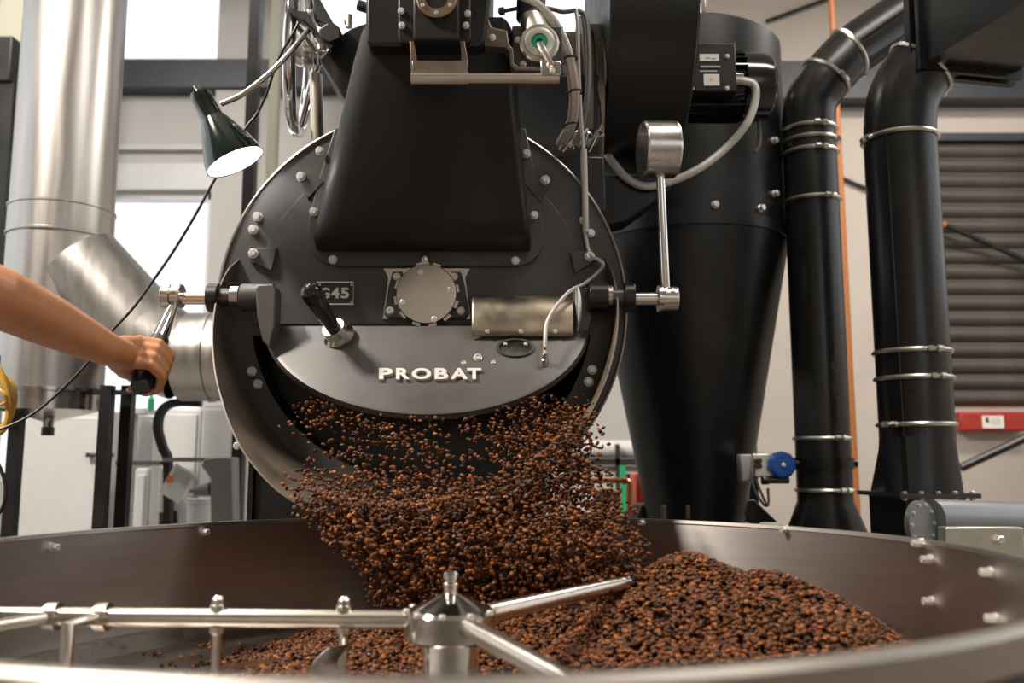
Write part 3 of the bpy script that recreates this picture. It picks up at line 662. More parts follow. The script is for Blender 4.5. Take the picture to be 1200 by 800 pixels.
for x, y in ((838, 240), (891, 244), (907, 227), (906, 165), (905, 103)):
    d = ray(x, y); o = V((0, 0, ZC)); a = d.x**2+d.y**2; b = -2*(d.x*cx.x+d.y*YC); c_ = cx.x**2+YC**2-rC**2; q = b*b-4*a*c_
    if q < 0: continue
    P = o + d*((-b-math.sqrt(q))/(2*a)); bolt(P, V((P.x-cx.x, P.y-YC, 0)), .011, cy, h=1.6)
build(MB().lathe([(rb_*1.25, 0), (rb_*1.25, zl-.30), (rb_*.9, zl-.04)], (cx.x, YC, 0), (0, 0, 1), 40), 'chaff_drum', 'black_paint', cy)
mb = MB().prism([at(x, y, YC+.03) for x, y in [(752, 592), (884, 585), (912, 612), (745, 612)]], (0, .2, 0)); build(mb, 'drum_cover', 'black_paint', cy, bevel=.004)
for x in (778, 806): build(MB().box(at(x, 600, YC-rb_-.004), (.016, .02, .045)), 'latch', 'dark_steel', cy, bevel=.003)
pz = at(879, 455, YC+.12)
build(MB().box2((pz.x-.02, YC+.10, 0), (pz.x+.012, YC+.14, pz.z)), 'support_post', 'black_paint', cy, smooth=False)

# ================================================================== DUCTS ON THE RIGHT
def clamp(path_p, axis, r, parent, lug=0., dark=False):
    axis = V(axis).normalized(); o = V(path_p)
    b = build(MB().lathe([(r-.001, -.006), (r+.005, -.006), (r+.009, 0), (r+.005, .006), (r-.001, .006)], o, axis, 44), 'clamp_ring', 'zinc', parent)
    u = V((1, 0, 0)) - axis*axis.x; u.normalize(); w = axis.cross(u)
    if w.y > 0: w = -w
    for k in (-1, 1):
        a = lug + k*.13; e = w*math.cos(a) + u*math.sin(a)
        build(MB().cyl(o + e*(r+.008) - (u*math.cos(a)-w*math.sin(a))*.008, o + e*(r+.008) + (u*math.cos(a)-w*math.sin(a))*.008, .009, n=8), 'clamp_lug', 'zinc', b)
    return b
YD = 2.88
base = at(966, 560, YD); r1d = 31.3/ppm(YD)
du = thing('extraction_duct', (base.x, YD, 0), 'narrow black round extraction duct with a blue valve on its foot', 'duct')
zv = at(960, 150, YD).z; zlo = at(966, 576, YD).z
x0 = base.x
tp = at(995, 62, YD-.01); te = at(1240, -105, YD-.08)
path = [V((x0, YD, zlo)), V((x0, YD, zv))] + crv([V((x0, YD, zv)), V((x0, YD, zv+.09))+(V((.012, 0, 0))), at(968, 92, YD-.01), tp], 6)[1:] + [te]
build(MB().tube(path, r1d, n=40), 'duct_pipe', 'duct_paint', du, angle=40)
diru = (te-tp).normalized()
for i, lg in ((len(path)-2, 1.6), (len(path)-8, .4)): clamp(path[i], path[i+1]-path[i-1], r1d, du, lg)
sdir = diru.cross(V((0, -1, 0))).normalized()
sd_ = (V((0, -1, 0)) - diru*V((0, -1, 0)).dot(diru)).normalized()
build(MB().tube([tp + diru*.02 + sd_*(r1d+.0005), te + sd_*(r1d+.0005)], .0035, n=6), 'seam', 'duct_paint', du)
for y, lg in ((143, .1), (157, 1.2), (171, .1), (228, .35), (513, .3), (575, .4)):
    clamp(V((x0, YD, at(960, y, YD-r1d).z)), (0, 0, 1), r1d, du, lg)
build(MB().lathe([(r1d, 0), (r1d*1.0, -.03), (r1d*1.45, -.13), (r1d*1.45, -(zlo-.0))], V((x0, YD, zlo)), (0, 0, 1), 40), 'duct_foot', 'duct_paint', du)
# butterfly valve with blue actuator
zv_ = at(966, 543, YD-.1).z
vl = build(MB().lathe([(r1d, -.018), (r1d+.007, -.018), (r1d+.007, .018), (r1d, .018)], V((x0, YD, zv_)), (0, 0, 1), 40), 'valve_body', 'black_paint', du)
build(MB().cyl(at(930, 543, YD-.02), at(1004, 543, YD-.02), .012), 'valve_shaft', 'black_paint', vl)
ca = at(915, 544.5, YD-.06)
build(MB().lathe([(1e-4, -.03), (.038, -.03), (.042, -.02), (.042, .02), (.036, .028), (1e-4, .03)], ca, FN, 10), 'actuator_cap', 'blue_plastic', vl)
bolt(ca + V((0, -.03, 0)), FN, .006, vl)
build(MB().box(at(893, 545, YD-.03), (.07, .06, .075)), 'actuator_body', 'zinc', vl, bevel=.006)
build(MB().box(at(875, 548, YD), (.05, .06, .085)), 'solenoid', 'light_grey', vl, bevel=.006)
build(MB().cyl(at(893, 562, YD-.05), at(924, 562, YD-.05), .012).cyl(at(893, 562, YD-.05), at(900, 562, YD-.05), .015), 'air_cylinder', 'dark_steel', vl)
for k in range(2): build(MB().cyl(at(886, 540+k*6, YD-.06), at(891, 540+k*6, YD-.08), .008, n=8), 'brass_fitting', 'brass', vl)
for k in range(2): build(MB().tube(crv([at(880+k*5, 557, YD-.05), at(885+k*6, 575, YD-.06), at(896+k*4, 592, YD-.05), at(900, 590-k*18, YD-.04)], 5), .004, n=6), 'air_hose', 'cable_dark', vl)

YE = 2.55
b2 = at(1067, 380, YE); r2d = 41.5/ppm(YE); x0 = b2.x
d2 = thing('extraction_duct', (x0, YE, 0), 'wide black round extraction duct standing on a square fan outlet', 'duct')
zv = at(1060, 160, YE).z; zlo = at(1072, 512, YE).z
tp = at(1088, 70, YE-.02); te = at(1128, 40, YE-.06)
path = [V((x0, YE, zlo)), V((x0, YE, zv))] + crv([V((x0, YE, zv)), V((x0+.012, YE, zv+.10)), at(1070, 92, YE-.01), tp], 6)[1:] + [te]
build(MB().tube(path, r2d, n=44), 'duct_pipe', 'duct_paint', d2, angle=40)
clamp(path[-5], path[-4]-path[-6], r2d, d2, 1.9); clamp(V((x0, YE, at(1060, 150, YE-r2d).z)), (0, 0, 1), r2d, d2, -1.4)
for y, lg in ((408, .15), (440, .2), (496, -1.1)): clamp(V((x0, YE, at(1060, y, YE-r2d).z)), (0, 0, 1), r2d, d2, lg)
build(MB().cyl((x0-.07, YE-r2d*.715, zlo), (x0-.07, YE-r2d*.715, zv), .0035, n=6), 'seam', 'duct_paint', d2)
# round-to-square foot
zf = at(1075, 578, YE-.12).z; hw_, hd_ = (at(1132, 576, YE-.12).x - at(1060, 576, YE-.12).x)/2, .125; xc = (at(1132, 576, YE-.12).x + at(1060, 576, YE-.12).x)/2
n = 48; ra = []; rbq = []
for k in range(n):
    a = 2*PI*k/n + PI/n; c_, s_ = math.cos(a), math.sin(a); m_ = max(abs(c_), abs(s_))
    ra.append(V((x0+r2d*c_, YE+r2d*s_, zlo))); rbq.append(V((xc+hw_*c_/m_, YE+hd_*s_/m_, zf)))
build(MB().loft([[p + V((0, 0, .04)) for p in ra], ra, rbq], cap=False), 'square_foot', 'duct_paint', d2, angle=20)
build(MB().box((xc, YE, zf-.006), (hw_*2+.05, hd_*2+.05, .012)), 'foot_flange', 'dark_steel', d2, smooth=False)
for k in range(5): bolt((xc-hw_-.008+k*(hw_*2+.016)/4, YE-hd_-.012, zf), (0, 0, 1), .007, d2)
for k in range(5): bolt((xc-hw_-.008+k*(hw_*2+.016)/4, YE-hd_-.012, zf-.012), (0, 0, -1), .007, d2)
build(MB().box2((xc-hw_, YE-hd_, 0), (xc+hw_*.95, YE+hd_, zf-.01)), 'fan_outlet', 'duct_paint', d2, smooth=False)
# square duct on top, running towards the camera
qd = thing('square_duct', at(1128, 40, YE), 'dark rectangular sheet metal duct at the top joining the wide round duct', 'duct')
A = at(1124, 36, YE-.05); B = at(1420, -150, 1.75); dv = (B-A).normalized(); sv = dv.cross(V((0, 0, 1))).normalized(); uv = sv.cross(dv)
def qring(t, w, h): return [A + dv*t + sv*a*w + uv*b*h for a, b in ((-1, -1), (1, -1), (1, 1), (-1, 1))]
build(MB().loft([qring(0, .15, .13), qring(1.0, .15, .13)]), 'duct_box', 'duct_paint', qd, smooth=False)
mb = MB().loft([qring(-.012, .175, .155), qring(.012, .175, .155)]); build(mb, 'duct_flange', 'black_paint', qd, smooth=False)
mb = MB().loft([qring(.03, .17, .15), qring(.045, .17, .15)]); build(mb, 'duct_flange', 'black_paint', qd, smooth=False)
for a in (-.8, -.3, .3, .8):
    for s in (-1, 1): bolt(A - dv*.012 + sv*s*.163 + uv*a*.13, -dv, .008, qd)
# blower motor at the bottom right
bm_ = thing('blower_motor', V((at(1120, 610, 2.2).x, 2.2, 0)), 'grey blower motor with a round bolted flange behind the tray rim', 'motor')
c = at(1078, 614, 2.15); dv = V((1, .25, .02)).normalized()
r_ = 27/ppm(2.15)
build(MB().lathe([(1e-4, -.006), (r_, -.006), (r_, .008), (1e-4, .008)], c, V((.55, -.8, 0)), 40), 'end_flange', 'motor_grey', bm_)
for k in range(10):
    a = 2*PI*k/10; n_ = V((.55, -.8, 0)).normalized(); e = n_.cross(V((0, 0, 1))).normalized()*math.cos(a) + V((0, 0, 1))*math.sin(a)
    bolt(c + e*r_*.84 + n_*.008, n_, .0045, bm_)
build(MB().cyl(at(1090, 610, 2.2), at(1215, 614, 2.3), 25/ppm(2.2), n=40), 'motor_housing', 'motor_grey', bm_)
build(MB().box2((at(1100, 610, 2.25).x, 2.17, 0), (at(1190, 610, 2.25).x, 2.36, at(1100, 618, 2.25).z)), 'motor_stand', 'black_paint', bm_, smooth=False)
bx = thing('terminal_cabinet', at(1140, 650, 2.1), 'pale ribbed metal cover standing behind the tray rim under the grey motor', 'cover')
mb = MB().box2((at(1104, 640, 2.08).x, 2.06, 0.3), (at(1196, 640, 2.08).x, 2.1, at(1150, 617, 2.08).z)); build(mb, 'cover_sheet', 'zinc', bx, bevel=.004)
bolt(at(1169, 632, 2.06), FN, .01, bx, h=2)
build(MB().box2((at(1106, 640, 2.08).x, 2.065, 0), (at(1194, 640, 2.08).x, 2.095, .31)), 'foot', 'dark_steel', bx, smooth=False)

# ================================================================== COOLING TRAY
h_ = .1178; TX, TY, TR = -.6213*h_-.01, 10.393*h_, 6.026*h_; ZR = ZC-h_; ZF = ZR-.215
tray = thing('cooling_tray', (TX, TY, 0), 'large round brushed steel cooling tray below the roaster drum', 'cooling tray')
build(MB().lathe([(TR, ZR-.004), (TR, ZF), (TR+.004, ZF-.02), (TR+.004, ZR-.004)], (TX, TY, 0), (0, 0, 1), 160), 'tray_wall', 'brushed_steel', tray, angle=60)
build(MB().lathe([(TR-.002, ZR-.006), (TR, ZR), (TR+.012, ZR), (TR+.016, ZR-.004), (TR+.016, ZR-.028), (TR+.012, ZR-.031), (TR+.003, ZR-.031)], (TX, TY, 0), (0, 0, 1), 160), 'tray_rim', 'rim_steel', tray, angle=40)
build(MB().lathe([(TR+.0045, ZR-.030), (TR+.0065, ZR-.030), (TR+.0065, ZF-.022), (TR+.0045, ZF-.022)], (TX, TY, 0), (0, 0, 1), 160), 'tray_skirt', 'black_paint', tray)
build(MB().lathe([(1e-4, ZF), (TR+.001, ZF), (TR+.001, ZF-.006), (1e-4, ZF-.006)], (TX, TY, 0), (0, 0, 1), 120), 'tray_floor', 'perforated_steel', tray)
build(MB().lathe([(TR-.010, ZF-.001), (TR-.012, ZF+.028), (TR-.001, ZF+.030)], (TX, TY, 0), (0, 0, 1), 140), 'floor_ring', 'steel', tray)
build(MB().lathe([(TR-.06, ZF-.005), (TR-.06, .28), (TR-.2, .14), (1e-4, .14)], (TX, TY, 0), (0, 0, 1), 100), 'air_plenum', 'black_paint', tray)
for k in range(4):
    a = PI/4 + k*PI/2; build(MB().cyl((TX+(TR-.1)*math.cos(a), TY+(TR-.1)*math.sin(a), 0), (TX+(TR-.1)*math.cos(a), TY+(TR-.1)*math.sin(a), .3), .03), 'leg', 'dark_steel', tray)
def traywall(px, py):
    d = ray(px, py); a = d.x**2+d.y**2; b = -2*(d.x*TX+d.y*TY); c_ = TX**2+TY**2-TR**2; q = b*b-4*a*c_
    return V((0, 0, ZC)) + d*((-b+math.sqrt(max(q, 0)))/(2*a))
for x, y in ((61, 641), (240, 623), (753, 612), (921, 620), (1079, 636), (1090, 655), (1161, 670), (1092, 704), (1167, 724)):
    P = traywall(x, y); bolt(P, V((TX-P.x, TY-P.y, 0)), .0062, tray, h=2.4)
# ================================================================== STIRRER
st = thing('stirrer', (TX, TY, ZF), 'three armed steel tube stirrer with a conical hub in the cooling tray', 'stirrer')
zc_ = at(528, 690, TY).z
def hz_(py): return at(528, py, TY).z
HX = at(528, 720, TY).x; HY = TY; O = V((HX, HY, 0)); ky = ppm(TY)
build(MB().lathe([(1e-4, hz_(668)), (6.5/ky, hz_(669)), (8.5/ky, hz_(673)), (8.5/ky, hz_(678)), (6.5/ky, hz_(680)), (6.5/ky, hz_(681)), (9/ky, hz_(683)), (9/ky, hz_(687)), (8/ky, hz_(688)), (8/ky, hz_(694)), (12/ky, hz_(696)), (49/ky, hz_(713)), (52/ky, hz_(717)), (52/ky, hz_(746)), (48/ky, hz_(749)), (1e-4, hz_(749))], O, (0, 0, 1), 56), 'hub', 'polished_steel', st, angle=25)
build(MB().lathe([(32/ky, hz_(749)), (32/ky, ZF), (1e-4, ZF)], O, (0, 0, 1), 40), 'column', 'chrome', st)
for k in range(10):
    a = 2*PI*k/10+.2; bolt(O + V((math.cos(a)*50/ky, math.sin(a)*50/ky, hz_(715.5))), (0, 0, 1), .0045, st, False, 'screw')
ra_ = .0125
zA = hz_(726)
hub_c = O + V((0, 0, zA))
eL = atz(-8, 721.5, zA)
armL = build(MB().cyl(hub_c + (eL-hub_c).normalized()*.05, eL + (eL-hub_c).normalized()*.02, ra_), 'arm', 'tube_steel', st)
aL_ = (eL-hub_c).normalized()
s1 = build(MB().cyl(hub_c + V((.043, .02, .004)), at(735, 683, 1.47), .0125, .0115), 'arm', 'tube_steel', st)
s2 = build(MB().cyl(hub_c + V((.02, -.045, 0)), at(690, 812, .93), .0125), 'arm', 'tube_steel', st)
def onarm(px):
    # point on the left arm at image column px
    best = min((hub_c + aL_*(k*.001) for k in range(60, 760)), key=lambda q: abs(600 + FP*q.x/(q.y*cp + (q.z-ZC)*sp) - px)); return best
for px in (62, 121):
    q = onarm(px); build(MB().lathe([(ra_, -.008), (ra_+.006, -.008), (ra_+.006, .008), (ra_, .008)], q, aL_, 28), 'arm_clamp', 'tube_steel', armL)
q = onarm(62); build(MB().cyl(q + V((-.004, -.012, 0)), q + V((-.12, -.17, -.004)), .0085), 'paddle_rod', 'tube_steel', armL)
q = onarm(121); e = q + V((-.020, -.055, .0)); build(MB().tube([q + V((-.003, -.012, 0)), e, e + V((0, 0, -.10))], .0085, n=14), 'paddle_rod', 'tube_steel', armL, angle=60)
for px in (255, 403):
    q = onarm(px)
    build(MB().lathe([(1e-4, .030), (.005, .029), (.0085, .025), (.0085, .018), (.0105, .017), (.0105, .010), (1e-4, .008)], q, (0, 0, 1), 14), 'acorn_nut', 'steel', armL)
    build(MB().lathe([(.010, -.010), (.010, -.018), (.0062, -.022), (.0062, -.10)], q, (0, 0, 1), 14), 'paddle_pin', 'tube_steel', armL)
q = onarm(403)
mb = MB(); rr = []
for k in range(9):
    t = k/8; o_ = q + V((-.012 + .03*(t-.3)**2*2 - .02*math.sin(t*PI), -.03+.01*t, -.028-.072*t)); rr.append([o_ + V((-.004, -.012, 0)), o_ + V((.022, .02, 0)), o_ + V((.024, .018, 0)), o_ + V((-.002, -.014, 0))])
build(mb.loft(rr), 'paddle_blade', 'steel', armL)
pa, pb = atz(235, 781, ZF+.03), atz(366, 766, ZF+.03)
build(MB().prism([pa, pb, pb-V((0, 0, .028)), pa-V((0, 0, .028))], (.004, .006, 0)), 'scraper_blade', 'steel', st, smooth=False)
build(MB().cyl(pa.lerp(pb, .15), onarm(255) + V((0, 0, -.09)), .005), 'scraper_bracket', 'dark_steel', st)

# ================================================================== COFFEE BEANS
def bean_template():
    vs = []; nx, nr = 5, 8
    vs.append((-1, 0, 0))
    for i in range(1, nx):
        t = PI*i/nx; x = -math.cos(t); r = math.sin(t)
        for k in range(nr):
            a = 2*PI*k/nr; y = r*math.cos(a); z = r*math.sin(a)
            if z < -1e-6: z = z*.55 + (.30*r if k == 6 else 0)
            vs.append((x, y, z))
    vs.append((1, 0, 0)); fs = []
    for k in range(nr): fs.append((0, 1+(k+1) % nr, 1+k))
    for i in range(nx-2):
        for k in range(nr):
            a = 1+i*nr+k; b = 1+i*nr+(k+1) % nr; fs += [(a, b, b+nr), (a, b+nr, a+nr)]
    e = len(vs)-1; o = 1+(nx-2)*nr
    for k in range(nr): fs.append((e, o+k, o+(k+1) % nr))
    return np.array(vs)*np.array([.0052, .0040, .0034]), np.array(fs)
BV, BF = bean_template()
def rand_rot(n, flat=1.0):
    out = np.zeros((n, 3, 3))
    for i in range(n):
        q = Quaternion((0, 0, 1), rng.uniform(0, 2*PI)) @ Quaternion((1, 0, 0), rng.normal(0, flat) + (PI if rng.random() < .45 else 0)) @ Quaternion((0, 1, 0), rng.normal(0, flat*.6))
        out[i] = np.array(q.to_matrix())
    return out
def bean_cloud(name, pos, rots, sc, tint, extra=None, loc=V((0, 0, 0)), zscale=None):
    n = len(pos); v = np.einsum('nij,kj->nki', rots, BV)*sc[:, None, None] + pos[:, None, :]
    nv = len(BV); f = BF[None] + (np.arange(n)*nv)[:, None, None]
    v = v.reshape(-1, 3); f = f.reshape(-1, 3); t = np.repeat(tint, nv)
    if extra is not None:
        ev, ef = extra; f = np.concatenate([f, ef + len(v)]); v = np.concatenate([v, ev]); t = np.concatenate([t, np.zeros(len(ev))])
    v = v - np.array(loc)
    me = bpy.data.meshes.new(name); me.vertices.add(len(v)); me.vertices.foreach_set('co', v.ravel().astype(np.float32))
    me.loops.add(len(f)*3); me.loops.foreach_set('vertex_index', f.ravel().astype(np.int32))
    me.polygons.add(len(f)); me.polygons.foreach_set('loop_start', (np.arange(len(f))*3).astype(np.int32)); me.polygons.foreach_set('loop_total', np.full(len(f), 3, np.int32))
    me.polygons.foreach_set('use_smooth', np.ones(len(f), bool)); me.update(); me.validate()
    at_ = me.attributes.new('tint', 'FLOAT', 'POINT'); at_.data.foreach_set('value', t.astype(np.float32))
    me.materials.append(M['bean_many']); o = bpy.data.objects.new(name, me); C.objects.link(o); o.location = loc; return o
# heap heightfield (metres above the tray floor)
def cone(x, y, px, py, Y, slope, sx=1., top=.03):
    c = at(px, py, Y); H = c.z - ZF; d = np.sqrt(((x-c.x)/sx)**2 + (y-Y)**2 + top**2) - top
    return H - slope*d
def heap(x, y):
    a = cone(x, y, 812, 651, 1.50, .52, 1.0); a = np.maximum(a, cone(x, y, 904, 676, 1.42, .62, 1.0, .05))
    b = cone(x, y, 640, 668, 1.62, .40, 1.15); b2_ = cone(x, y, 720, 672, 1.62, .40, 1.2)
    c = cone(x, y, 470, 748, 1.50, .19, 1.0, .05)
    h = np.logaddexp(np.logaddexp(a/.012, b/.012), np.logaddexp(b2_/.012, c/.012))*.012
    h = h + .006*np.sin(x*31+y*17)*np.sin(y*37-x*11)
    d = TR - np.hypot(x-TX, y-TY)
    return np.where(d > .004, h, -1)
G = 150; gx = np.linspace(TX-TR, TX+TR, G); gy = np.linspace(TY-TR, TY+TR, G); XX, YY = np.meshgrid(gx, gy); HH = heap(XX, YY)
ok = (HH > .002) & (np.hypot(XX-TX, YY-TY) < TR-.004); idx = -np.ones((G, G), int); idx[ok] = np.arange(ok.sum())
ev = np.c_[XX[ok], YY[ok], ZF + np.maximum(0, HH[ok]-.006)]; ef = []
for j in range(G-1):
    for i in range(G-1):
        q = (idx[j, i], idx[j, i+1], idx[j+1, i+1], idx[j+1, i])
        if min(q) >= 0: ef += [(q[0], q[1], q[2]), (q[0], q[2], q[3])]
ef = np.array(ef)
n = 60000; xs = rng.uniform(TX-TR, TX+TR, n); ys = rng.uniform(.95, TY+TR, n); hs = heap(xs, ys); dh = TR-.008-np.hypot(xs-TX, ys-TY)
edge = np.clip(hs/.02, 0, 1)
k = (hs > -.012) & (dh > 0) & (rng.random(n) < np.clip((hs+.012)/.02, .0, 1)**2*1.0) & (np.hypot(xs-HX, ys-HY) > .036)
xs, ys, hs = xs[k], ys[k], hs[k]
zs = ZF + np.maximum(hs, 0) + rng.uniform(-.004, .0035, len(xs)) + .0028
# keep what the near rim does not hide
yim = (ZC-zs)/ys
k = (yim < .245) & (np.abs(xs)/ys < .62)
P = np.c_[xs, ys, zs][k]
print('pile beans', len(P))
# scattered loose beans left of the heap on the bare floor
ls = []
for q in range(26):
    v = atz(rng.uniform(165, 300), rng.uniform(748, 784), ZF+.004)
    if math.hypot(v.x-TX, v.y-TY) < TR-.03 and heap(np.array([v.x]), np.array([v.y]))[0] < .0: ls.append((v.x, v.y, v.z))
P = np.concatenate([P, np.array(ls)]) if ls else P
Rr = rand_rot(len(P), .55); sc = rng.uniform(.85, 1.15, len(P)); tint = np.clip(rng.normal(.5, .22, len(P)), 0, 1)
# the 150 of the heap that show largest (nearest and highest) become single objects
top = heap(P[:, 0], P[:, 1]); order = np.argsort(P[:, 1] - 30*np.clip(P[:, 2]-(ZF+np.maximum(top, 0)+.0045), -1, .0))
imgx = 600 + FP*P[:, 0]/P[:, 1]; vis = (imgx > 0) & (imgx < 1200) & ((ZC-P[:, 2])/P[:, 1] < .222)
order = [i for i in order if vis[i]][:150]
bean_me = bpy.data.meshes.new('coffee_bean'); bean_me.from_pydata([tuple(v) for v in BV], [], [tuple(f) for f in BF.tolist()])
bean_me.polygons.foreach_set('use_smooth', [True]*len(bean_me.polygons)); bean_me.materials.append(M['bean'])
def single(p, R, s, label, group):
    o = bpy.data.objects.new('coffee_bean', bean_me); C.objects.link(o); o.location = p; o.rotation_euler = Matrix(R.tolist()).to_euler(); o.scale = (s, s, s)
    return setp(o, label, 'coffee bean', group)
sel = set(order)
for i in order: single(P[i], Rr[i], sc[i], 'roasted brown coffee bean on the front slope of the heap in the tray', 'beans on the front of the heap')
rest = np.array([i for i in range(len(P)) if i not in sel])
pile = bean_cloud('coffee_bean_heap', P[rest], Rr[rest], sc[rest], tint[rest], (ev, ef), V((TX, TY, ZF)))
setp(pile, 'heap of roasted brown coffee beans lying in the steel cooling tray', 'coffee beans', kind='stuff')
# falling stream
def lerp_tab(tab, y):
    for (a, *u), (b, *w) in zip(tab, tab[1:]):
        if a <= y <= b: t = (y-a)/(b-a); return [p+(q-p)*t for p, q in zip(u, w)]
    return list(tab[-1][1:])
edge_tab = [(462, 345, 690), (500, 330, 704), (540, 330, 708), (575, 338, 722), (605, 350, 742), (640, 385, 756), (672, 425, 752), (712, 440, 740)]
SPos = []
rng2 = np.random.default_rng(11)
while len(SPos) < 9600:
    y = rng2.uniform(462, 712); xl, xr = lerp_tab(edge_tab, y); x = rng2.uniform(xl-8, xr+8)
    u = (x-xl)/(xr-xl)
    if y < 487 and abs(x-500) < 191 and y < 382+107*math.sqrt(max(0, 1-((x-500)/191)**2)): continue
    low = np.clip((y-540)/55, 0, 1); right = np.clip((x-560)/90, 0, 1)
    w = max(low, right*np.clip((y-440)/60, .35, 1), .10 + .22*math.exp(-((y-(470+(x-350)*.36))/16)**2)*(x < 520))
    w *= np.clip(min(x-xl+8, xr+8-x)/26, .12, 1)
    if u > .93 or u < .06: w *= .45
    if rng2.random() > w: continue
    t = np.clip((y-462)/170, 0, 1); Yb = 1.88 - .36*t
    Y = Yb + rng2.normal(0, .035) - .05*math.exp(-((u-.5)/.35)**2)*(1-t)
    p = at(x, y, Y)
    # stay above the chute sheet and inside the tray
    for tr_ in range(8):
        dx = p.x-DC.x; dz = p.z-DC.z; an = math.degrees(math.atan2(-dz, -dx)); lip = YP - dlip(an if an > -90 else 90)
        if math.hypot(dx, dz) > rc-.014 and p.y > lip-.012: Y -= .035; p = at(x, y, Y)
        else: break
    else: continue
    if Y < 1.40: continue
    if math.hypot(p.x-TX, p.y-TY) > TR-.02 and p.z < ZR+.005: continue
    if p.z < ZF + max(0, float(heap(np.array([p.x]), np.array([p.y]))[0])): continue
    SPos.append((p.x, p.y, p.z, x, y))
SPos = np.array(SPos); ns_ = len(SPos); Rs = np.zeros((ns_, 3, 3))
for i in range(ns_):
    q = Quaternion(V(rng2.normal(0, 1, 3)).normalized(), rng2.uniform(0, 2*PI)); Rs[i] = np.array(q.to_matrix())
scs = rng2.uniform(.78, 1.05, ns_); ts = np.clip(rng2.normal(.5, .24, ns_), 0, 1)
order = np.argsort(SPos[:, 1])[:150]; sel = set(order.tolist())
for i in order: single(SPos[i, :3], Rs[i], scs[i], 'brown coffee bean falling at the front of the stream between drum and heap', 'beans at the front of the falling stream')
rest = np.array([i for i in range(ns_) if i not in sel])
strm = bean_cloud('coffee_bean_stream', SPos[rest, :3], Rs[rest], scs[rest], ts[rest], None, V((DC.x, 1.6, ZF)))
setp(strm, 'stream of brown coffee beans falling out of the roaster drum', 'coffee beans', kind='stuff')

# ================================================================== CLIP LAMP
lamp = thing('clip_lamp', F(366, 45, .05), 'black clip-on gooseneck work lamp, switched on, clamped to the roaster hopper', 'lamp')
YL = 1.86
nk = at(238, 117, YL); op = at(276, 190, YL+.012)
ld = (op-nk).normalized(); LL_ = (op-nk).length
hr = 37/ppm(YL)
build(MB().lathe([(1e-4, -.018), (.020, -.018), (.023, -.012), (.0235, .0), (.025, .045), (.028, .05), (.0375, LL_*.45), (.052, LL_*.68), (hr*.96, LL_*.9), (hr, LL_), (hr-.002, LL_), (.050, LL_*.68), (.026, LL_*.42), (.02, LL_*.4), (1e-4, LL_*.4)], nk, ld, 48), 'shade', 'lamp_green_black', lamp, angle=30)
build(MB().lathe([(hr-.0028, LL_-.001), (.050-.001, LL_*.68), (.0255, LL_*.42), (1e-4, LL_*.41)], nk, ld, 40), 'reflector', 'lamp_inner', lamp)
build(MB().lathe([(1e-4, LL_*.42), (.016, LL_*.42), (.016, LL_*.5), (.030, LL_*.68), (.033, LL_*.80), (.026, LL_*.93), (1e-4, LL_*.98)], nk, ld, 24), 'light_bulb', 'bulb', lamp)
build(MB().cyl(nk - ld*.036, nk - ld*.016, .0055), 'switch', 'chrome', lamp)
goose = crv([at(259, 122, YL), at(285, 110, YL), at(318, 84, YL), at(343, 58, YL), F(362, 34, .09)], 10)
build(MB().tube(goose, [.0058 + .0006*(i % 2) for i in range(len(goose))], n=12), 'gooseneck', 'steel', lamp)
jw = build(MB().prism([F(x, y, .10) for x, y in [(336, 8), (340, 7), (368, 32), (376, 40), (392, 52), (388, 58), (368, 38), (343, 16)]], (0, .03, 0)), 'clip_jaw', 'black_rubber', lamp, bevel=.003)
build(MB().prism([F(x, y, .105) for x, y in [(365, -6), (372, -6), (390, 26), (398, 32), (399, 44), (386, 50), (374, 44), (373, 34), (382, 28), (368, 22)]], (0, .036, 0)), 'clip_jaw', 'black_rubber', lamp, bevel=.003)
build(MB().prism([F(x, y, .10) for x, y in [(346, 12), (362, 14), (371, 36), (366, 38)]], (0, .026, 0)), 'clip_bracket', 'black_rubber', lamp, smooth=False)
bolt(F(363.5, 14, .106), FN, .005, lamp)
build(MB().cyl(F(375, 42, .07), F(382, 55, .07), .011), 'clip_pad', 'cable_grey', lamp)
cord = crv([F(350, 26, .085), F(342, 42, .08), F(330, 62, .06), F(322, 80, .05), F(314, 105, .03), F(302, 132, .02), at(288, 150, 1.95), at(268, 185, 1.95), at(249, 215, 1.95), at(230, 250, 1.95), at(206, 290, 1.95), at(180, 328, 1.94), at(155, 362, 1.93), at(130, 389, 1.92), at(100, 428, 1.90), at(62, 466, 1.88), at(28, 491, 1.86), at(-15, 508, 1.84), at(-60, 520, 1.82), at(-120, 620, 1.8)], 6)
build(MB().tube(cord, .0032, n=8), 'power_cord', 'black_rubber', lamp)

# ================================================================== FLUE PIPE (left)
YQ = 3.25; kq = ppm(YQ)
fx = at(70, 300, YQ).x; fr = 57.5/kq
fl_ = thing('flue_pipe', (fx, YQ, 0), 'thick silver insulated flue pipe with a slanted branch running behind the roaster', 'pipe')
zb0, zb1 = at(76, 452, YQ-fr).z, at(76, 265, YQ-fr).z
build(MB().lathe([(fr, zb1), (fr, CEIL)], (fx, YQ, 0), (0, 0, 1), 56), 'upper_pipe', 'insulated_pipe', fl_)
build(MB().lathe([(fr, zb0), (fr, zb1)], (fx, YQ, 0), (0, 0, 1), 56), 'lower_pipe', 'insulated_pipe', fl_)
zr = at(76, 232, YQ-fr).z
build(MB().lathe([(fr, zb1-.004), (fr+.007, zb1-.004), (fr+.007, zb1+.003), (fr+.003, zb1+.006), (fr+.003, zr-.006), (fr+.007, zr-.003), (fr+.007, zr+.004), (fr, zr+.004)], (fx, YQ, 0), (0, 0, 1), 56), 'collar', 'insulated_pipe', fl_)
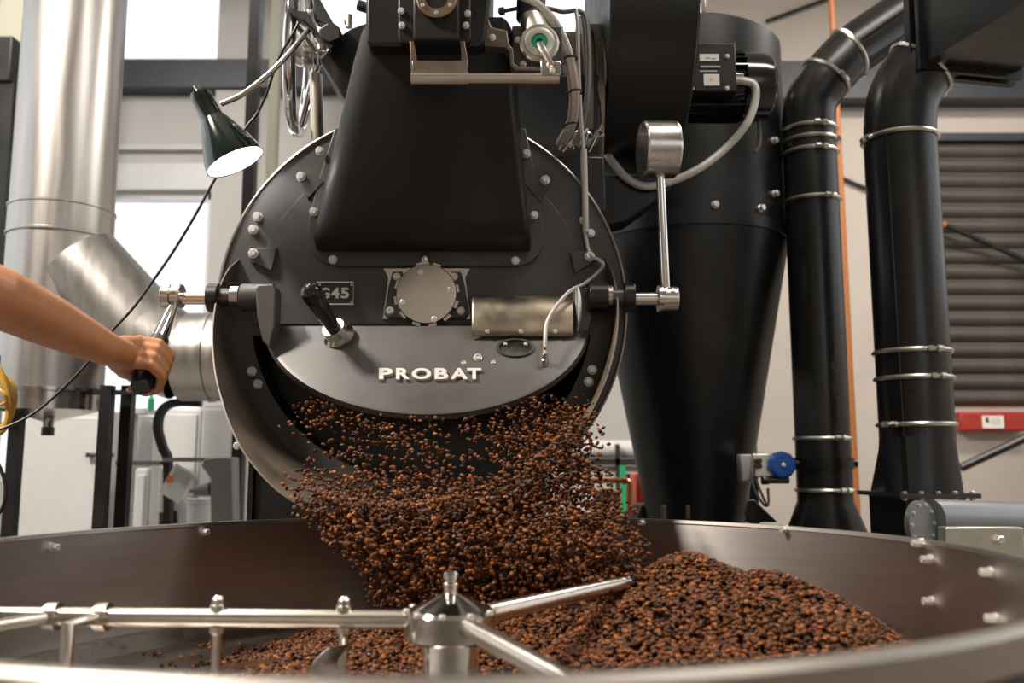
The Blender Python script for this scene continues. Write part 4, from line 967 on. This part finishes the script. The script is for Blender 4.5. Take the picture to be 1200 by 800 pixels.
build(MB().lathe([(fr, zb0+.0), (fr+.012, zb0), (fr+.012, zb0-.012), (fr*.94, zb0-.012), (fr*.94, zb0-.075), (fr*.3, zb0-.105), (.02, zb0-.115), (.016, zb0-.14), (1e-4, zb0-.14)], (fx, YQ, 0), (0, 0, 1), 48), 'drain_cone', 'steel', fl_, angle=25)
build(MB().cyl((fx+.0, YQ, zb0-.135), (fx+.0, YQ, zb0-.165), .022, n=10), 'drain_nut', 'dark_steel', fl_)
br_r = 52/kq
pa = V((fx+.02, YQ, at(60, 330, YQ).z+.10)); pb = at(190, 408, YQ); pb2 = at(215, 418, YQ)
A_ = at(92, 310, YQ-.024); Bq = at(172, 398, YQ-.012); Cq = at(215, 418, YQ); Dq = at(420, 418, YQ)
dB = (Bq-A_).normalized()
build(MB().tube([A_ - dB*.0, Bq, Bq+dB*.012], br_r, n=48), 'branch_pipe', 'insulated_pipe', fl_, angle=60)
build(MB().tube([Bq-dB*.02, Bq.lerp(Cq, .5) + V((0, 0, -.01)), Cq], br_r*1.001, n=48, cap=False), 'branch_elbow', 'insulated_pipe', fl_, angle=60)
build(MB().tube([Cq, Dq], br_r, n=48), 'branch_run', 'insulated_pipe', fl_, angle=60)
ce = at(250, 418, YQ); build(MB().lathe([(br_r, -.006), (br_r+.006, -.006), (br_r+.006, .006), (br_r, .006)], ce, (1, 0, 0), 48), 'collar', 'insulated_pipe', fl_)
for px in (126.5, 151, 23):
    q = at(px, 455, YQ+(.05 if px > 140 else -.05)); build(MB().box2((q.x-.02, q.y-.02, 0), (q.x+.02, q.y+.02, q.z+.01)), 'stand_leg', 'black_paint', fl_, smooth=False)
q0, q1 = at(20, 456, YQ-.05), at(155, 456, YQ-.05); build(MB().box2((q0.x-.02, YQ-.06, zb0-.02), (q1.x+.02, YQ-.02, zb0-.005)), 'stand_rail', 'black_paint', fl_, smooth=False)

# ================================================================== BACKGROUND EQUIPMENT (left)
def cabinet(x0, x1, ytop, Y, dep, m, label, handle=None, door_m=None, extra=0):
    a, b = at(x0, ytop, Y), at(x1, ytop, Y)
    t = thing('cabinet', ((a.x+b.x)/2, Y+dep/2, 0), label, 'cabinet')
    build(MB().box2((a.x, Y, 0), (b.x, Y+dep, a.z)), 'body', m, t, bevel=.012, seg=3)
    d = build(MB().box2((a.x+.015, Y-.018, .08), (b.x-.015, Y+.002, a.z-.03)), 'cabinet_door', door_m or m, t, bevel=.006)
    if handle: build(MB().cyl(at(handle[0], handle[1], Y-.05), at(handle[2], handle[3], Y-.05), .010).box(at(handle[0], handle[1], Y-.03), (.02, .05, .02)), 'handle', 'dark_steel', d)
    return t
cabinet(30, 133, 481, 4.2, .5, 'white_lacquer', 'tall white lacquered cabinet with a lever handle under the flue pipe', (106, 533, 133, 533))
cabinet(158, 180, 548, 4.2, .25, 'light_grey', 'narrow grey cabinet beside the black stand legs')
cabinet(186, 236, 478, 4.5, .5, 'white_lacquer', 'white cabinet with rounded corners behind the printed card')
cabinet(237, 300, 472, 4.4, .15, 'white_paint', 'white panel cabinet beside the drum chute')
# packing machine with dark arm, grey bracket and bucket
pm = thing('packing_machine', at(215, 640, 3.7)*1 - V((0, 0, at(215, 640, 3.7).z)), 'small packing machine with a curved black arm and grey bracket', 'machine')
build(MB().tube(crv([at(236, 472, 3.75), at(205, 472, 3.75), at(190, 481, 3.75), at(185, 500, 3.75), at(191, 525, 3.75), at(197, 545, 3.75), at(197, 640, 3.75)], 5), .022, n=4), 'curved_arm', 'black_paint', pm, smooth=False)
build(MB().box2(at(135, 545, 3.72), at(192, 540, 3.76)).box2(at(190, 541, 3.72), at(245, 536, 3.76)), 'cross_bar', 'grey_paint', pm, smooth=False)
build(MB().prism([at(x, y, 3.7) for x, y in [(235, 545), (240, 537), (258, 535), (272, 536), (273, 640), (247, 640), (246, 560)]], (0, .1, 0)), 'bracket', 'grey_paint', pm, bevel=.006)
build(MB().cyl(at(222, 575, 3.74), at(246, 573, 3.74), .008).cyl(at(230, 575, 3.74), at(246, 573, 3.74), .02, .028), 'valve_cone', 'grey_paint', pm)
q = at(205, 640, 3.72); build(MB().box2((q.x-.2, 3.65, 0), (q.x+.3, 3.9, at(0, 632, 3.72).z)), 'machine_base', 'light_grey', pm, bevel=.01)
build(MB().cyl(at(192, 600, 3.78), at(192, 640, 3.78), .02).cyl(at(205, 598, 3.78), at(205, 640, 3.78), .012), 'nozzle', 'dark_steel', pm)
bk = thing('bucket', at(233, 640, 3.98) - V((0, 0, 0)), 'white plastic bucket beside the packing machine', 'bucket')
b0 = at(233, 606, 3.98); build(MB().lathe([(1e-4, -.15), (.046, -.15), (.052, .06), (.055, .062), (.055, .07), (1e-4, .07)], b0, (0, 0, 1), 24), 'pail', 'white_lacquer', bk)
build(MB().lathe([(.045, 0), (.055, .012), (.056, .02), (.0001, .021)], b0 + V((0, 0, .06)), (0, 0, 1), 24), 'lid', 'white_paint', bk)
build(MB().box2(V((b0.x-.08, 3.9, 0)), V((b0.x+.08, 4.06, b0.z-.15))), 'stand', 'grey_paint', bk, smooth=False)
cd = thing('card', at(207, 590, 3.68), 'tilted white printed card with an orange mark hanging from the black arm', 'card')
build(MB().prism([at(x, y, 3.68) for x, y in [(206, 542), (230, 556), (208.5, 590), (186, 576)]], (0, .004, 0)), 'sheet', 'paper', cd, smooth=False)
build(MB().prism([at(x, y, 3.677) for x, y in [(207, 546), (225.5, 557), (217, 569), (201, 558)]], (0, .002, 0)), 'print_block', 'grey_print', cd, smooth=False)
build(MB().prism([at(x, y, 3.677) for x, y in [(198, 556), (203, 559), (201, 565), (195, 566), (194, 561)]], (0, .002, 0)), 'print_mark', 'orange_print', cd, smooth=False)
bt = thing('bottle', at(176.5, 480, 4.0) , 'small green capped bottle standing near the gripping hand', 'bottle')
build(MB().lathe([(1e-4, -.0), (.014, 0), (.014, .05), (.006, .06), (.006, .075), (1e-4, .075)], at(176.5, 480.5, 4.05), (0, 0, 1), 16), 'body', 'green_plastic', bt)
sh = build(MB().box2(at(150, 484, 4.0), at(186, 480.5, 4.15)).box2((at(152, 484, 4.05).x, 4.03, 0), (at(152, 484, 4.05).x+.03, 4.07, at(152, 483, 4.05).z)).box2((at(183, 484, 4.05).x, 4.03, 0), (at(183, 484, 4.05).x+.03, 4.07, at(152, 483, 4.05).z)), 'shelf_rack', 'white_paint', smooth=False)
setp(sh, 'narrow white shelf rack carrying a small green bottle', 'shelf')
# yellow hose coil and black cable at the left edge
yh = thing('coiled_hose', at(0, 505, 2.3), 'yellow coiled hose hanging at the edge beside the flue stand', 'hose')
for k in range(4):
    pts = [at(-6 + (15+2.2*k)*math.cos(t) + 3*math.sin(2*t+k), 468 + (40-2*k)*math.sin(t) + k*1.5, 2.3+.018*k) for t in [2*PI*j/36 for j in range(37)]]
    build(MB().tube(pts, .0085, n=10, cap=False), 'hose_loop', 'yellow_hose', yh)
build(MB().tube(crv([at(-8, 452, 2.28), at(4, 460, 2.27), at(8, 470, 2.28), at(-4, 476, 2.3)], 4), .004, n=8), 'tie', 'yellow_hose', yh)
build(MB().cyl(at(-20, 425, 2.4), at(-20, 425, 2.25), .008).box2(V((at(-20, 425, 2.4).x-.03, 2.4, 0)), V((at(-20, 425, 2.4).x+.03, 2.43, at(0, 415, 2.4).z))), 'hanger', 'grey_paint', yh, smooth=False)
bc = build(MB().tube(crv([at(-30, 530, 2.2), at(-6, 540, 2.2), at(3, 555, 2.2), at(7, 575, 2.2), at(4, 592, 2.2), at(-6, 608, 2.2), at(-30, 640, 2.2), V((at(-40, 640, 2.2).x, 2.2, .3)), V((at(-45, 640, 2.2).x, 2.15, .004)), V((at(-45, 640, 2.2).x-.2, 2.0, .005))], 6), .0045, n=8), 'power_cable', 'black_rubber')
setp(bc, 'black cable looping below the yellow hose at the edge', 'cable')
# behind the chute on the right: copper pipe, green strip, black post, red part, far equipment
cpz = rod('copper_pipe', at(690, 563, 3.6), at(735, 563, 3.6), .011, 'copper', 'copper pipe with a bend behind the falling beans', 'pipe')
build(MB().tube(crv([at(733, 563, 3.6), at(737.5, 565, 3.6), at(738, 572, 3.6), at(738, 640, 3.6)], 5), .011, n=10), 'pipe_bend', 'copper', cpz)
build(MB().cyl(at(729, 563, 3.6), at(733, 563, 3.6), .015).cyl(at(724, 563, 3.6), at(721, 563, 3.6), .014), 'fitting', 'copper', cpz)
q = at(730, 545, 4.2); setp(build(MB().box2((q.x-.012, 4.2, 0), (q.x+.012, 4.23, q.z)), 'green_strip', 'green_plastic', smooth=False), 'green vertical strip behind the copper pipe', 'strip')
q = at(741, 555, 3.9); setp(build(MB().box2((q.x-.022, 3.9, 0), (q.x+.022, 3.95, q.z)), 'machine_post', 'black_paint', smooth=False), 'short black post next to the cyclone cone', 'post')
q0, q1 = at(746, 585, 3.6), at(757, 555, 3.6); setp(build(MB().prism([V((q0.x, 3.6, 0)), V((q1.x, 3.6, 0)), V((q1.x, 3.6, q1.z)), V((q0.x, 3.6, q1.z))], (0, .2, 0)), 'red_canister', mat('signal_red', (.70, .06, .02), .4) and 'signal_red', bevel=.01), 'bright red canister edge beside the cyclone cone', 'canister')
sr = thing('storage_rack', V((at(720, 540, 5.0).x, 5.0, 0)), 'pale storage rack with a dark shelf behind the copper pipe', 'rack')
build(MB().box2((at(660, 545, 5).x, 5.0, at(0, 545, 5).z), (at(800, 540, 5).x, 5.35, at(0, 537, 5).z)), 'shelf', 'dark_steel', sr, smooth=False)
build(MB().box2((at(660, 545, 5).x, 5.05, 0), (at(800, 540, 5).x, 5.3, at(0, 546, 5).z)), 'cupboard', 'white_paint', sr, smooth=False)
for px in (664, 724, 796): build(MB().box2((at(px, 545, 5).x-.012, 5.0, 0), (at(px, 545, 5).x+.012, 5.03, at(0, 520, 5).z)), 'upright', 'dark_steel', sr, smooth=False)
build(MB().cyl(at(650, 526, 5.1), at(800, 526, 5.1), .05, n=20), 'rolled_sheet', 'white_paint', sr)
setp(build(MB().box2((at(700, 610, 3.4).x, 3.4, 0), (at(728, 610, 3.4).x, 3.6, at(0, 574, 3.4).z)), 'cardboard_box', mat('cardboard', (.42, .29, .18), .8) and 'cardboard', bevel=.006), 'brown cardboard box behind the falling beans', 'box')

# ================================================================== PERSON
def blob(mb, pts, n=14):
    """capsule chain: pts = [(point, radius)...]"""
    P = [V(p) for p, r in pts]; R = [r for p, r in pts]
    path, rad = [], []
    t0 = (P[0]-P[1]).normalized(); t1 = (P[-1]-P[-2]).normalized()
    for k in range(4):
        a = PI/2*k/4; path.append(P[0] + t0*R[0]*math.cos(a)); rad.append(max(1e-4, R[0]*math.sin(a)))
    for i in range(len(P)):
        path.append(P[i]); rad.append(R[i])
        if i < len(P)-1:
            for q in (.33, .66): path.append(P[i].lerp(P[i+1], q)); rad.append(R[i]+(R[i+1]-R[i])*q)
    for k in range(1, 5):
        a = PI/2*k/4; path.append(P[-1] + t1*R[-1]*math.sin(a)); rad.append(max(1e-4, R[-1]*math.cos(a)))
    return mb.tube(path, rad, n=n)
def ball(mb, c, s, rot=None, n=16):
    R = rot or Matrix.Identity(3); vs, fs = [], []
    m = n//2
    for i in range(m+1):
        t = PI*i/m
        for k in range(n):
            a = 2*PI*k/n; vs.append(V(c) + R @ V((s[0]*math.sin(t)*math.cos(a), s[1]*math.sin(t)*math.sin(a), s[2]*math.cos(t))))
    for i in range(m):
        for k in range(n): fs.append((i*n+k, i*n+(k+1) % n, (i+1)*n+(k+1) % n, (i+1)*n+k))
    return mb.add(vs, fs)
def fuse(mb, name, m, parent, voxel, smooth):
    o = build(mb, name, m, parent)
    r = o.modifiers.new('remesh', 'REMESH'); r.mode = 'VOXEL'; r.voxel_size = voxel; r.use_smooth_shade = True
    if smooth: s = o.modifiers.new('smooth', 'SMOOTH'); s.factor = .5; s.iterations = smooth
    dg = bpy.context.evaluated_depsgraph_get(); dg.update(); me = bpy.data.meshes.new_from_object(o.evaluated_get(dg)); o.modifiers.clear(); o.data = me
    if not me.materials: me.materials.append(M[m])
    me.polygons.foreach_set('use_smooth', [True]*len(me.polygons)); return o
SH = V((-1.13, 1.02, 1.40)); EL = V((-1.06, 1.22, 1.30))
person = thing('person', (-1.28, .98, 0), 'person reaching in with a bare forearm, gripping the door lever', 'person')
a_ = (LV0-LV1).normalized()                       # along the lever, upwards
e1 = (V((1, 0, 0)) - a_*a_.x).normalized(); e2 = -(a_.cross(e1)).normalized()
if e2.z < 0: e2 = -e2
def g(t, phi, r): return LV1 + a_*t + (e1*math.cos(math.radians(phi)) + e2*math.sin(math.radians(phi)))*r
WR = at(126, 409, 1.60)
hand = MB()
EL = at(-150, 290, 1.32); MID = at(0, 349, 1.43); FO = at(62, 378, 1.52)
blob(hand, [(EL, .046), (EL.lerp(MID, .5), .052), (MID, .050), (FO, .044), (FO.lerp(WR, .6), .036), (WR, .030), (WR.lerp(g(.055, 115, .03), .45), .028)], n=20)
tt = [.022, .043, .065, .086]; rad = [.0084, .0092, .0096, .0094]; ext = [.0, .004, .006, .003]
mcps = [g(t, 104, .043+ext[i]) for i, t in enumerate(tt)]
for i in range(4):
    blob(hand, [(WR.lerp(mcps[i], .02), .022), (WR.lerp(mcps[i], .5), .0190), (mcps[i], .0118)], n=12)
    ball(hand, mcps[i] + e2*.002, (.0118, .0118, .0118), None, 12)
    blob(hand, [(mcps[i], .0112), (g(tt[i], 58, .043+ext[i]*.5), rad[i]+.0012), (g(tt[i]-.001, 10, .038), rad[i]+.0014), (g(tt[i]-.002, -45, .034), rad[i]), (g(tt[i]-.003, -95, .031), rad[i]*.95), (g(tt[i]-.003, -145, .029), rad[i]*.84)], n=12)
ball(hand, g(.055, 160, .036), (.024, .034, .020))
blob(hand, [(WR, .022), (g(.045, 165, .036), .021), (g(.075, 150, .034), .018)], n=12)
blob(hand, [(g(.080, 160, .038), .017), (g(.105, 200, .034), .0125), (g(.108, 255, .032), .0110), (g(.104, 300, .031), .0092)], n=12)   # thumb
# body (mostly outside the frame): upper arm, torso, head, legs
SH = EL + V((-.16, -.17, .20)); CH = SH + V((-.20, -.02, -.02)); pel = CH + V((-.02, 0, -.48))
blob(hand, [(EL, .046), (EL.lerp(SH, .5), .05), (SH, .055)], n=18)
blob(hand, [(SH, .055), (CH + V((.02, 0, .02)), .075)], n=18)
nkp = CH + V((-.005, .01, .11)); hdp = CH + V((.03, .04, .27))
ball(hand, CH + V((0, 0, -.10)), (.165, .11, .22)); ball(hand, pel, (.155, .11, .14)); ball(hand, CH.lerp(pel, .55), (.14, .10, .2))
blob(hand, [(CH + V((0, 0, .04)), .065), (nkp, .055), (hdp + V((-.01, -.01, -.06)), .055)], n=16)
ball(hand, hdp, (.085, .098, .12)); ball(hand, hdp + V((.035, .045, -.045)), (.05, .05, .065))
fw = V((.62, .78, 0)).normalized(); sdw = V((.78, -.62, 0)).normalized()
blob(hand, [(hdp + fw*.088 + V((0, 0, .018)), .010), (hdp + fw*.112 + V((0, 0, -.018)), .014)], n=10)
for s in (-1, 1): ball(hand, hdp + sdw*.088*s + V((0, 0, -.005)), (.014, .02, .03))
SH2 = CH + V((-.21, -.03, -.02)); E2 = SH2 + V((-.07, .03, -.28)); W2 = E2 + V((.07, .16, -.2))
blob(hand, [(CH, .075), (SH2, .055), (E2, .044), (W2, .028), (W2 + V((.01, .04, -.07)), .026)], n=16)
for k in range(4): blob(hand, [(W2 + V((.01, .04, -.06)), .011), (W2 + V((-.02+.018*k, .06, -.13)), .009), (W2 + V((-.02+.018*k, .05, -.16)), .008)], n=8)
blob(hand, [(W2 + V((.02, .03, -.04)), .012), (W2 + V((.05, .05, -.09)), .009)], n=8)
feet = []
for s in (-1, 1):
    hp = pel + V((.085*s, 0, -.05)); kn = V((hp.x+.01*s, hp.y+.03, .50)); an = V((kn.x+.01*s, kn.y-.03, .09))
    blob(hand, [(hp, .085), (hp.lerp(kn, .5), .075), (kn, .055), (kn.lerp(an, .35), .056), (an, .038)], n=18)
    feet.append(an); blob(hand, [(an + V((0, -.03, -.04)), .035), (an + V((.02, .14, -.055)), .03)], n=12)
body = fuse(hand, 'body', 'skin', person, .0034, 4)
cloth = MB()
ball(cloth, CH + V((0, 0, -.10)), (.178, .122, .23)); ball(cloth, CH.lerp(pel, .55), (.155, .113, .21)); ball(cloth, pel + V((0, 0, .03)), (.165, .12, .13))
blob(cloth, [(CH, .08), (SH, .068), (SH.lerp(EL, .35), .064)], n=18); blob(cloth, [(CH, .085), (SH2, .068), (SH2.lerp(E2, .5), .062)], n=18); blob(cloth, [(CH + V((0, 0, .0)), .085), (nkp - V((0, 0, .05)), .068)], n=16)
fuse(cloth, 'shirt', 'shirt', person, .012, 14)
tr = MB(); ball(tr, pel + V((0, 0, -.03)), (.168, .122, .13))
for s, an in zip((-1, 1), feet):
    hp = pel + V((.085*s, 0, -.05)); kn = V((hp.x+.01*s, hp.y+.03, .50)); blob(tr, [(hp, .096), (hp.lerp(kn, .5), .085), (kn, .068), (kn.lerp(an, .5), .064), (an + V((0, 0, .0)), .055)], n=18)
fuse(tr, 'trousers', 'denim', person, .012, 4)
for an in feet:
    s_ = MB(); blob(s_, [(an + V((0, -.04, -.045)), .045), (an + V((.01, .06, -.05)), .044), (an + V((.02, .17, -.055)), .036)], n=14); fuse(s_, 'shoe', 'black_rubber', person, .008, 3)
hr_ = MB(); ball(hr_, hdp + V((-.012, -.015, .022)), (.093, .104, .112)); hro = fuse(hr_, 'hair', 'hair', person, .008, 2)
for v in hro.data.vertices:
    w_ = v.co + rootloc(person) - hdp
    if w_.dot(fw) > .02 and w_.z < .065: v.co -= fw*min(.06, (w_.dot(fw)-.02))*1.3
for s in (-1, 1):
    ey = MB(); ball(ey, hdp + fw*.082 + sdw*.032*s + V((0, 0, .012)), (.011, .011, .008)); build(ey, 'eye', 'paper', person)
mo = MB(); blob(mo, [(hdp + fw*.098 + sdw*-.02 + V((0, 0, -.062)), .006), (hdp + fw*.102 + V((0, 0, -.062)), .008), (hdp + fw*.098 + sdw*.02 + V((0, 0, -.062)), .006)], n=8); build(mo, 'mouth', 'nail', person)
nl = g(tt[0]-.0045, -146, .036); ball_ = MB(); ball(ball_, nl, (.006, .004, .005)); build(ball_, 'nail', 'nail', person)
